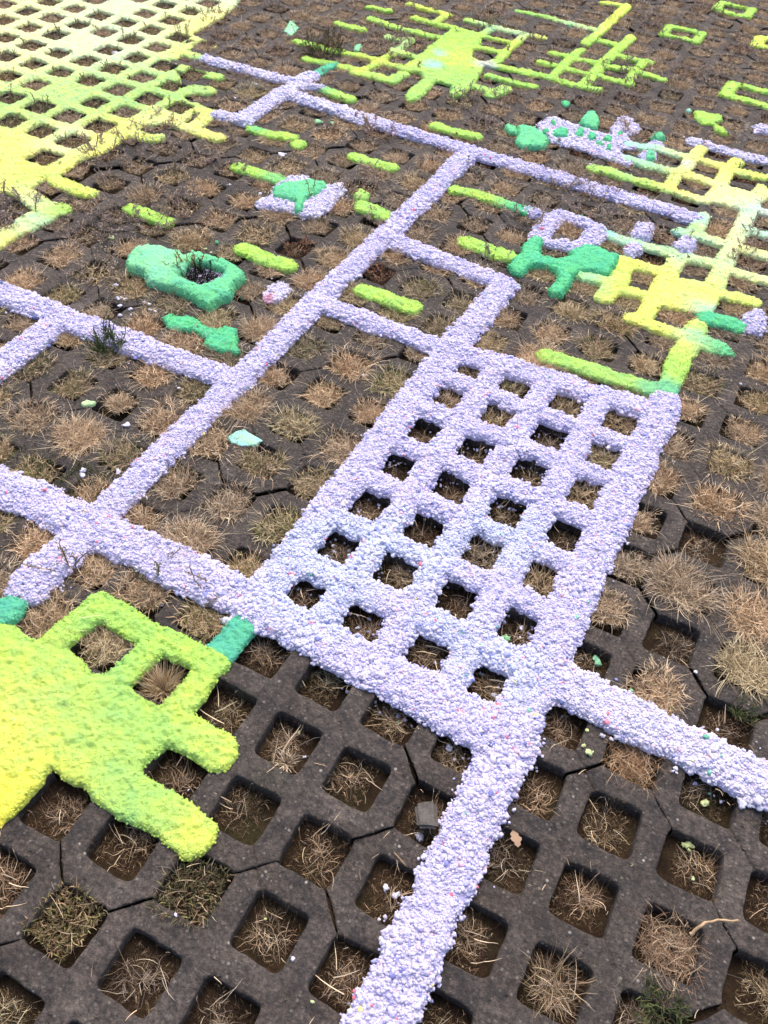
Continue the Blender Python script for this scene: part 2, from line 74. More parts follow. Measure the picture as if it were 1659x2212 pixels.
('pulp_lattice','yellow and teal felted pulp lattice with two filled squares along the right side','pulp lattice','felt',0.024,[('L',0.03,[(-11,1561),(89,1597),(155,1592)],'strip'),('L',0.03,[(8,1454),(81,1441),(168,1445)],'strip'),('L',0.03,[(155,1592),(236,1599),(343,1596),(395,1582),(478,1592),(536,1608)],'strip'),('L',0.03,[(235,1695),(223,1575),(220,1496),(204,1410),(209,1298)],'strip'),('L',0.03,[(168,1445),(252,1454),(340,1442)],'strip'),('L',0.032,[(378,1663),(360,1574),(361,1441)],'strip'),('L',0.03,[(-72,1300),(-21,1317),(45,1305),(137,1307),(204,1306),(290,1296),(337,1296)],'strip'),('P',0,[(340,1413),(385,1457),(468,1455),(477,1533),(513,1528),(543,1462),(510,1358),(492,1306),(454,1294),(406,1303),(336,1278),(328,1335)],'body'),('L',0.036,[(492,1355),(493,1248),(490,1114),(488,1001),(489,896),(489,783)],'strip'),('L',0.03,[(316,1038),(391,1050),(470,1042)],'strip'),('L',0.03,[(519,1049),(626,1049)],'strip'),('L',0.026,[(519,1183),(603,1179)],'strip'),('L',0.026,[(509,1335),(575,1339)],'strip'),('L',0.028,[(526,894),(592,897),(651,903)],'strip'),('L',0.032,[(360,1184),(360,1073)],'strip'),('L',0.028,[(97,890),(169,882),(251,891),(326,896),(388,904)],'strip'),('L',0.03,[(366,890),(413,900),(485,913)],'strip'),('L',0.032,[(193,760),(280,763),(352,771)],'strip'),('L',0.036,[(212,759),(225,653),(211,537)],'strip'),('L',0.03,[(240,602),(331,623)],'strip'),('L',0.03,[(107,610),(173,620),(203,621)],'strip'),('L',0.034,[(351,861),(347,768),(343,667),(347,563),(343,493)],'strip'),('P',0,[(367,761),(429,782),(495,786),(522,743),(520,671),(516,611),(478,599),(410,591),(372,579),(331,623),(335,698)],'body'),('L',0.03,[(504,743),(561,755),(613,758)],'strip'),('L',0.03,[(315,478),(383,474),(474,474)],'strip'),('L',0.036,[(492,541),(487,473),(494,405),(482,395),(489,293),(487,214)],'strip'),('L',0.034,[(158,179),(252,190),(351,187),(433,192),(480,204)],'strip'),('P',0,[(498,491),(527,514),(585,502),(623,464),(586,446),(516,439)],'leaf')],[(62,1578,'PT',0.2),(35,1448,'PT',0.2),(129,1450,'MT',0.1),(277,1611,'YL',0.3),(215,1530,'LV',0.05),(447,1385,'PY',0.3),(205,1396,'YL',0.2),(-21,1319,'LM',0.2),(104,1315,'LM',0.2),(465,1598,'YG',0.2),(479,1653,'LM',0.1),(498,1320,'PT',0.1),(541,1341,'LW',0.08),(487,1112,'PY',0.2),(497,888,'PG',0.2),(545,1178,'PT',0.1),(404,1051,'PG',0.15),(336,1036,'PT',0.08),(353,1157,'PT',0.09),(360,1073,'LM',0.07),(137,880,'PT',0.15),(313,897,'PT',0.15),(220,885,'PG',0.1),(421,715,'YL',0.25),(499,635,'PT',0.09),(341,790,'YL',0.2),(259,750,'YG',0.2),(218,612,'YG',0.15),(144,614,'MT',0.12),(353,521,'YL',0.2),(395,471,'YG',0.2),(488,485,'PT',0.07),(563,478,'GR',0.13),(487,538,'YG',0.06),(592,897,'PY',0.2),(561,755,'YG',0.2),(484,337,'LM',0.15),(486,434,'YL',0.08),(479,209,'TL',0.08),(185,190,'LM',0.15),(318,189,'LG',0.25)],None),
('pulp_slab','green branching pulp slab touching the corner of the lavender room','pulp slab','felt',0.036,[('P',0,[(-92,733),(-55,742),(-44,675),(-25,641),(28,655),(51,683),(40,715),(61,769),(118,792),(150,773),(189,771),(195,710),(190,644),(159,643),(111,619),(101,575),(107,519),(101,467),(71,449),(55,474),(60,549),(44,576),(7,590),(-35,564),(-36,501),(-74,502),(-96,525),(-102,572),(-91,619),(-105,663)],'slab')],[(36,623,'GR',0.4)],None),
('pulp_ring','lavender pulp square ring around a paver hole on the right','pulp ring','crumb',0.03,[('L',0.026,[(-164,888),(-114,884),(-72,881)],'strip'),('L',0.036,[(-70,897),(-78,805),(-73,738)],'strip'),('L',0.03,[(-67,926),(-1,913),(76,904)],'strip'),('L',0.026,[(-64,730),(-26,734),(35,750)],'strip'),('L',0.036,[(83,873),(73,811),(59,754)],'strip')],[(-25,825,'LV',0.4)],None),
('pulp_block','upper left lavender pulp block above the teal strip','pulp block','crumb',0.045,[('P',0,[(181,929),(175,997),(213,1029),(237,1008),(247,929),(203,901)],'slab')],[(209,965,'LV',0.4)],None),
('pulp_block','lavender pulp block just below the teal strip','pulp block','crumb',0.045,[('P',0,[(186,815),(186,870),(227,882),(242,831),(223,786),(192,793)],'slab')],[(209,829,'LV',0.4)],None),
('pulp_block','lavender pulp block at the right end of the teal strip','pulp block','crumb',0.045,[('P',0,[(318,927),(331,1005),(375,1011),(386,963),(373,912),(336,907)],'slab')],[(353,954,'LV',0.4)],None),
('pulp_block','square lavender pulp block at the right edge beside the green bar','pulp block','crumb',0.045,[('P',0,[(600,663),(623,706),(650,712),(670,651),(671,603),(620,577),(603,632)],'slab')],[(633,649,'LV',0.4)],None),
('pulp_bar','lavender crumbly pulp line running off the upper right edge','pulp bar','crumb',0.026,[('L',0.03,[(189,1727),(249,1734),(347,1725),(417,1721),(513,1738)],'slab')],[(314,1732,'LW',0.4)],None),
('pulp_lump','white crumbly pulp lump at the far right edge','pulp lump','crumb',0.03,[('P',0,[(365,2006),(394,2044),(452,2013),(458,1981),(396,1960)],'slab')],[(413,2000,'LW',0.4)],None),
('pulp_square','closed lime pulp square frame nearest the middle at upper right','pulp square','felt',0.022,[('L',0.022,[(-208,2912),(-127,2925),(-44,2923)],'strip'),('L',0.026,[(-49,2913),(-49,2792)],'strip'),('L',0.022,[(-53,2796),(-131,2795),(-208,2788)],'strip'),('L',0.026,[(-208,2912),(-206,2796)],'strip')],[(-138,2882,'LM',0.4)],'square lime pulp frames'),
('pulp_square','lime pulp square frame with a gap at the top right edge of the photo','pulp square','felt',0.022,[('L',0.022,[(-61,3428),(19,3428),(96,3423)],'strip'),('L',0.026,[(95,3427),(91,3295)],'strip'),('L',0.022,[(97,3300),(58,3291)],'strip'),('L',0.022,[(17,3291),(-70,3315)],'strip'),('L',0.026,[(-61,3428),(-67,3318)],'strip')],[(-10,3348,'LM',0.4)],'square lime pulp frames'),
('pulp_square','large open lime pulp frame cut by the right edge','pulp square','felt',0.024,[('L',0.026,[(210,2398),(286,2400),(394,2394)],'strip'),('L',0.034,[(211,2393),(207,2262)],'strip'),('L',0.03,[(212,2256),(283,2257),(346,2253),(422,2237)],'strip')],[(265,2348,'LM',0.4)],'square lime pulp frames'),
('pulp_square','corner of a lime pulp frame at the right edge above the large open frame','pulp square','felt',0.022,[('L',0.026,[(207,3045),(265,3053)],'strip'),('L',0.034,[(206,3032),(211,2934)],'strip'),('L',0.026,[(211,2934),(245,2937)],'strip')],[(218,3007,'YG',0.4)],'square lime pulp frames'),
('pulp_figure','large lime and yellow felted pulp blob with stubby arms in the lower left corner','pulp figure','felt',0.03,[('P',0,[(-515,-1207),(-456,-1182),(-424,-1186),(-384,-1182),(-323,-1171),(-257,-1189),(-224,-1176),(-185,-1180),(-150,-1188),(-100,-1185),(-53,-1178),(-47,-1165),(-51,-1188),(-20,-1223),(-45,-1244),(-55,-1277),(-54,-1311),(-28,-1325),(-22,-1376),(-59,-1378),(-101,-1374),(-149,-1377),(-196,-1375),(-190,-1402),(-192,-1442),(-191,-1464),(-197,-1489),(-210,-1522)],'body'),('L',0.043,[(-66,-1202),(-8,-1206),(39,-1208)],'strip'),('L',0.045,[(-85,-1346),(-26,-1347),(41,-1346),(88,-1350)],'strip'),('L',0.034,[(-367,-1181),(-357,-1117),(-348,-1064)],'strip'),('L',0.034,[(-346,-1063),(-292,-1065),(-231,-1071),(-177,-1068),(-108,-1065),(-68,-1062)],'strip'),('L',0.034,[(-192,-1085),(-201,-1144),(-210,-1180)],'strip'),('L',0.034,[(-75,-1082),(-70,-1133),(-73,-1183)],'strip')],[(-421,-1220,'LM',0.2),(-336,-1287,'YG',0.2),(-322,-1348,'YL',0.15),(-279,-1227,'LG',0.2),(-309,-1058,'LM',0.2),(-85,-1061,'LM',0.1),(-87,-1202,'LM',0.2),(-196,-1262,'LG',0.12),(-213,-1079,'LM',0.2),(-67,-1159,'YG',0.1),(-287,-1395,'YE',0.22),(-222,-1431,'YE',0.2),(-278,-1320,'LG',0.12),(-177,-1284,'LG',0.2),(-174,-1348,'YG',0.12),(-18,-1356,'LG',0.08),(87,-1357,'YG',0.1),(-88,-1235,'LG',0.15),(23,-1214,'YG',0.08),(-95,-1352,'LG',0.09)],None),
('pulp_bar','teal pulp stub joining the lime blob to the lavender line','pulp bar','felt',0.024,[('L',0.037,[(-76,-1050),(-74,-998),(-71,-958)],'slab')],[(-74,-998,'TL',0.5)],'short coloured pulp bars lying alone on the pavers'),
('pulp_lump','teal pulp lump at the left edge above the lime blob','pulp lump','felt',0.03,[('P',0,[(-526,-1146),(-514,-1128),(-470,-1124),(-460,-1159),(-463,-1182),(-476,-1198),(-508,-1208),(-548,-1168)],'slab')],[(-495,-1164,'TL',0.4)],None)]
CRUMBS=[(-1169,1022,8,'W'),(-1460,1220,8,'W'),(-1456,1067,8,'W'),(-1091,494,7,'W'),(-977,500,9,'W'),(-895,1120,12,'W'),(-1058,770,16,'W'),(-544,599,8,'W'),(-1085,1065,16,'M'),(-1035,1091,11,'M'),(-1132,104,17,'G'),(-922,173,9,'G'),(-890,-127,9,'G'),(-725,-102,12,'G'),(-714,-127,9,'G'),(-728,-74,9,'G'),(-713,-1,9,'G'),(-590,-22,9,'G'),(-574,-287,6,'G'),(-1204,23,11,'Y'),(-931,128,6,'Y'),(-906,119,6,'Y'),(-988,-214,11,'W'),(-972,-208,9,'W'),(-960,-237,8,'W'),(-928,-235,8,'W'),(-934,-274,9,'W'),(-911,-256,5,'W'),(-912,-192,7,'W'),(-897,-191,8,'W'),(-882,-210,7,'W'),(-866,-208,7,'W'),(-861,-135,9,'W'),(-847,-123,11,'W'),(-849,-139,6,'W'),(-676,100,5,'W'),(-1036,-169,10,'W'),(-592,40,5,'W'),(627,-884,11,'Y'),(616,-875,6,'Y'),(837,-954,12,'Y'),(860,-1005,6,'Y'),(848,-860,9,'Y'),(612,-842,5,'Y'),(641,-839,8,'W'),(780,-836,7,'W'),(905,-838,16,'W'),(916,-838,9,'W'),(659,-837,6,'W'),(395,-986,9,'W'),(418,-1162,9,'W'),(446,-1197,9,'W'),(426,-1269,9,'W'),(406,-1263,8,'W'),(679,-818,7,'W'),(945,-829,6,'W'),(56,-1238,8,'Y'),(139,-1096,5,'Y'),(387,-1469,5,'Y'),(440,-1443,5,'Y'),(259,-1399,4,'Y'),(179,-1140,4,'W'),(136,-1465,5,'W'),(331,-1432,5,'W'),(422,-1319,5,'W'),(25,-1284,4,'W'),(-588,-967,9,'W'),(-338,-824,7,'W'),(-317,-856,16,'W'),(-256,-989,8,'W'),(-106,-966,14,'W'),(-295,-979,13,'W'),(-340,-854,7,'W'),(-157,-814,8,'W'),(-434,-995,6,'W'),(-625,-785,10,'W'),(-617,-797,9,'W'),(-556,-748,9,'W'),(-445,-1017,6,'W'),(-234,-151,7,'W'),(-614,-439,6,'W'),(-637,-614,9,'W'),(-573,-714,14,'W'),(-607,-740,9,'W'),(-456,-334,6,'W'),(764,-614,6,'W'),(419,-674,8,'W'),(305,-718,10,'W'),(426,-847,7,'W'),(447,-722,8,'W'),(342,-933,5,'W'),(447,-591,8,'W'),(167,-540,8,'W'),(401,-715,14,'M'),(584,-673,13,'M'),(745,-704,7,'M'),(661,-718,6,'M'),(835,-704,5,'W'),(-256,16,7,'W'),(-141,20,8,'W'),(-122,-63,6,'W'),(403,90,5,'W'),(659,348,6,'W'),(460,334,7,'W'),(43,494,7,'Y'),(110,515,7,'Y'),(100,501,5,'Y'),(-157,1317,7,'W'),(152,1761,7,'W'),(-88,1331,8,'W'),(-593,1014,12,'G'),(-5,942,14,'G'),(-614,2615,12,'G'),(174,1444,4,'G'),(-1851,986,28,'W'),(-2095,1135,16,'W'),(-2107,1020,14,'W'),(-1877,1109,12,'W')]
SHIFT=[(-3200,800,-2,1),(-3200,1000,-3,2),(-3200,1200,-3,2),(-3200,1400,-2,2),(-3000,400,-2,1),(-3000,600,-5,2),(-3000,800,-8,4),(-3000,1000,-9,5),(-3000,1200,-8,6),(-3000,1400,-7,6),(-3000,1600,-4,4),(-3000,1800,-2,2),(-2800,200,-3,1),(-2800,400,-7,3),(-2800,600,-11,5),(-2800,800,-13,7),(-2800,1000,-13,8),(-2800,1200,-12,8),(-2800,1400,-10,8),(-2800,1600,-7,6),(-2800,1800,-4,4),(-2800,2000,-2,2),(-2600,0,-2,1),(-2600,200,-6,4),(-2600,400,-13,7),(-2600,600,-16,9),(-2600,800,-16,9),(-2600,1000,-15,10),(-2600,1200,-13,9),(-2600,1400,-10,9),(-2600,1600,-8,7),(-2600,1800,-5,5),(-2600,2000,-3,2),(-2400,0,-4,2),(-2400,200,-11,7),(-2400,400,-17,11),(-2400,600,-19,13),(-2400,800,-18,13),(-2400,1000,-16,12),(-2400,1200,-14,11),(-2400,1400,-11,9),(-2400,1600,-8,7),(-2400,1800,-6,5),(-2400,2000,-3,3),(-2200,0,-6,4),(-2200,200,-15,11),(-2200,400,-20,15),(-2200,600,-21,16),(-2200,800,-20,16),(-2200,1000,-18,15),(-2200,1200,-15,13),(-2200,1400,-12,10),(-2200,1600,-9,8),(-2200,1800,-6,5),(-2200,2000,-4,2),(-2200,2200,-2,1),(-2000,-200,-2,1),(-2000,0,-8,6),(-2000,200,-17,13),(-2000,400,-21,17),(-2000,600,-22,19),(-2000,800,-21,19),(-2000,1000,-19,18),(-2000,1200,-16,16),(-2000,1400,-13,12),(-2000,1600,-10,9),(-2000,1800,-7,5),(-2000,2000,-4,3),(-2000,2200,-2,1),(-1800,-200,-2,1),(-1800,0,-8,6),(-1800,200,-17,13),(-1800,400,-21,18),(-1800,600,-22,20),(-1800,800,-22,21),(-1800,1000,-20,20),(-1800,1200,-18,18),(-1800,1400,-15,15),(-1800,1600,-11,10),(-1800,1800,-8,6),(-1800,2000,-5,3),(-1800,2200,-2,0),(-1600,0,-7,5),(-1600,200,-15,12),(-1600,400,-20,17),(-1600,600,-21,20),(-1600,800,-21,21),(-1600,1000,-21,22),(-1600,1200,-19,20),(-1600,1400,-16,16),(-1600,1600,-12,12),(-1600,1800,-8,7),(-1600,2000,-4,2),(-1400,0,-4,3),(-1400,200,-11,9),(-1400,400,-17,15),(-1400,600,-19,19),(-1400,800,-20,21),(-1400,1000,-20,21),(-1400,1200,-18,20),(-1400,1400,-15,16),(-1400,1600,-11,11),(-1400,1800,-6,5),(-1400,2000,-2,0),(-1400,2200,0,-3),(-1400,2400,0,-4),(-1400,2600,0,-4),(-1400,2800,0,-2),(-1200,200,-5,5),(-1200,400,-11,11),(-1200,600,-15,15),(-1200,800,-16,18),(-1200,1000,-16,18),(-1200,1200,-14,16),(-1200,1400,-11,12),(-1200,1600,-6,6),(-1200,1800,-2,1),(-1200,2000,0,-3),(-1200,2200,0,-5),(-1200,2400,0,-7),(-1200,2600,0,-7),(-1200,2800,0,-5),(-1200,3000,0,-2),(-1000,-1200,0,-2),(-1000,-1000,0,-2),(-1000,-800,0,-2),(-1000,200,-2,2),(-1000,400,-4,5),(-1000,600,-7,8),(-1000,800,-9,11),(-1000,1000,-9,11),(-1000,1200,-7,8),(-1000,1400,-4,5),(-1000,1600,-1,3),(-1000,1800,0,2),(-1000,2200,1,-4),(-1000,2400,0,-7),(-1000,2600,0,-7),(-1000,2800,0,-6),(-1000,3000,0,-3),(-800,-1400,-2,-1),(-800,-1200,-1,-2),(-800,-1000,-1,-2),(-800,-600,-1,2),(-800,-400,-2,4),(-800,-200,-2,5),(-800,0,-2,4),(-800,200,-2,3),(-800,400,-2,3),(-800,600,-3,4),(-800,800,-3,4),(-800,1000,-3,4),(-800,1200,-2,3),(-800,1400,0,2),(-800,1600,1,4),(-800,1800,2,6),(-800,2000,2,5),(-800,2400,1,-3),(-800,2600,1,-5),(-800,2800,0,-5),(-800,3000,0,-2),(-800,3200,1,2),(-800,3400,1,3),(-800,3600,1,3),(-600,-1800,-2,-1),(-600,-1600,-3,-2),(-600,-1400,-4,-1),(-600,-1200,-3,-1),(-600,-1000,-3,0),(-600,-800,-3,3),(-600,-600,-3,7),(-600,-400,-4,11),(-600,-200,-5,12),(-600,0,-5,10),(-600,200,-4,8),(-600,400,-3,6),(-600,600,-3,6),(-600,800,-3,6),(-600,1000,-3,5),(-600,1200,-2,3),(-600,1400,0,2),(-600,1600,1,6),(-600,1800,2,10),(-600,2000,3,11),(-600,2200,2,8),(-600,2400,2,3),(-600,2800,1,-2),(-600,3000,1,3),(-600,3200,2,10),(-600,3400,3,13),(-600,3600,2,11),(-600,3800,1,6),(-600,4000,0,2),(-400,-2000,-2,-2),(-400,-1800,-4,-3),(-400,-1600,-5,-2),(-400,-1400,-5,-1),(-400,-1200,-5,0),(-400,-1000,-5,3),(-400,-800,-5,7),(-400,-600,-5,12),(-400,-400,-6,15),(-400,-200,-7,16),(-400,0,-7,14),(-400,200,-6,11),(-400,400,-4,9),(-400,600,-3,9),(-400,800,-4,9),(-400,1000,-4,8),(-400,1200,-3,5),(-400,1400,-1,3),(-400,1600,1,5),(-400,1800,2,10),(-400,2000,3,14),(-400,2200,3,13),(-400,2400,2,9),(-400,2600,2,5),(-400,2800,2,5),(-400,3000,3,13),(-400,3200,5,22),(-400,3400,5,25),(-400,3600,5,22),(-400,3800,3,15),(-400,4000,1,6),(-200,-2000,-3,-2),(-200,-1800,-5,-3),(-200,-1600,-6,-3),(-200,-1400,-6,-1),(-200,-1200,-6,1),(-200,-1000,-6,4),(-200,-800,-6,9),(-200,-600,-7,14),(-200,-400,-7,17),(-200,-200,-8,17),(-200,0,-8,16),(-200,200,-7,13),(-200,400,-4,11),(-200,600,-3,10),(-200,800,-3,10),(-200,1000,-4,10),(-200,1200,-3,7),(-200,1400,-1,5),(-200,1600,0,5),(-200,1800,2,7),(-200,2000,3,12),(-200,2200,3,14),(-200,2400,3,12),(-200,2600,2,8),(-200,2800,3,11),(-200,3000,5,22),(-200,3200,7,30),(-200,3400,7,32),(-200,3600,6,30),(-200,3800,5,22),(-200,4000,2,11),(-200,4200,1,3),(0,-2200,-2,-1),(0,-2000,-4,-2),(0,-1800,-5,-3),(0,-1600,-6,-2),(0,-1400,-6,-1),(0,-1200,-6,1),(0,-1000,-7,5),(0,-800,-7,10),(0,-600,-7,14),(0,-400,-8,17),(0,-200,-8,18),(0,0,-8,17),(0,200,-7,15),(0,400,-4,12),(0,600,-3,12),(0,800,-3,12),(0,1000,-3,11),(0,1200,-3,9),(0,1400,-2,7),(0,1600,0,6),(0,1800,1,7),(0,2000,2,9),(0,2200,2,11),(0,2400,2,10),(0,2600,2,8),(0,2800,3,14),(0,3000,5,25),(0,3200,7,32),(0,3400,7,34),(0,3600,7,32),(0,3800,5,25),(0,4000,3,12),(0,4200,1,3),(200,-2200,-2,0),(200,-2000,-4,-1),(200,-1800,-5,-1),(200,-1600,-5,-1),(200,-1400,-5,-1),(200,-1200,-6,1),(200,-1000,-6,4),(200,-800,-7,9),(200,-600,-7,13),(200,-400,-8,17),(200,-200,-8,18),(200,0,-8,18),(200,200,-7,16),(200,400,-4,13),(200,600,-2,13),(200,800,-2,13),(200,1000,-2,13),(200,1200,-2,11),(200,1400,-2,10),(200,1600,-1,9),(200,1800,0,9),(200,2000,1,8),(200,2200,1,7),(200,2400,1,5),(200,2600,1,5),(200,2800,2,11),(200,3000,5,23),(200,3200,7,30),(200,3400,7,32),(200,3600,6,30),(200,3800,5,22),(200,4000,2,11),(200,4200,1,3),(400,-2200,-2,0),(400,-2000,-3,0),(400,-1800,-4,0),(400,-1600,-4,0),(400,-1400,-4,0),(400,-1200,-4,0),(400,-1000,-5,3),(400,-800,-6,6),(400,-600,-7,11),(400,-400,-7,16),(400,-200,-8,18),(400,0,-8,18),(400,200,-6,17),(400,400,-3,14),(400,600,-1,13),(400,800,-1,14),(400,1000,-1,14),(400,1200,-1,13),(400,1400,-1,11),(400,1600,-1,11),(400,1800,0,10),(400,2000,1,9),(400,2200,1,5),(400,2400,0,2),(400,2600,0,2),(400,2800,1,7),(400,3000,3,15),(400,3200,5,22),(400,3400,5,25),(400,3600,5,22),(400,3800,3,15),(400,4000,1,6),(600,-2000,-3,1),(600,-1800,-3,1),(600,-1600,-2,0),(600,-1400,-2,-1),(600,-1200,-2,0),(600,-1000,-2,1),(600,-800,-4,4),(600,-600,-5,9),(600,-400,-6,14),(600,-200,-7,17),(600,0,-7,18),(600,200,-6,17),(600,400,-3,14),(600,600,-1,14),(600,800,0,15),(600,1000,0,15),(600,1200,-1,14),(600,1400,-1,13),(600,1600,0,12),(600,1800,0,11),(600,2000,0,8),(600,2200,0,4),(600,2800,1,2),(600,3000,1,6),(600,3200,2,11),(600,3400,3,13),(600,3600,2,11),(600,3800,1,6),(600,4000,0,2),(800,-600,-3,5),(800,-400,-5,11),(800,-200,-6,15),(800,0,-7,17),(800,200,-5,16),(800,400,-2,13),(800,600,0,13),(800,800,0,14),(800,1000,0,15),(800,1200,0,14),(800,1400,0,12),(800,1600,0,10),(800,1800,0,8),(800,2000,0,5),(800,2200,0,2),(800,3000,0,2),(800,3200,1,3),(800,3400,1,3),(800,3600,1,3),(1000,-600,0,2),(1000,-400,-2,6),(1000,-200,-4,12),(1000,0,-5,13),(1000,200,-4,12),(1000,400,-2,10),(1000,600,0,10),(1000,800,0,12),(1000,1000,0,12),(1000,1200,0,11),(1000,1400,0,8),(1000,1600,0,6),(1000,1800,0,3),(1000,2000,0,2),(1200,-1200,2,-1),(1200,-1000,2,-2),(1200,-800,2,-1),(1200,-400,0,2),(1200,-200,-2,5),(1200,0,-2,6),(1200,200,-2,5),(1200,400,-1,4),(1200,600,0,5),(1200,800,0,6),(1200,1000,0,6),(1200,1200,0,5),(1200,1400,0,3),(1200,1600,0,2),(1400,-1200,2,-1),(1400,-1000,2,-1),(1400,-800,2,-1)]
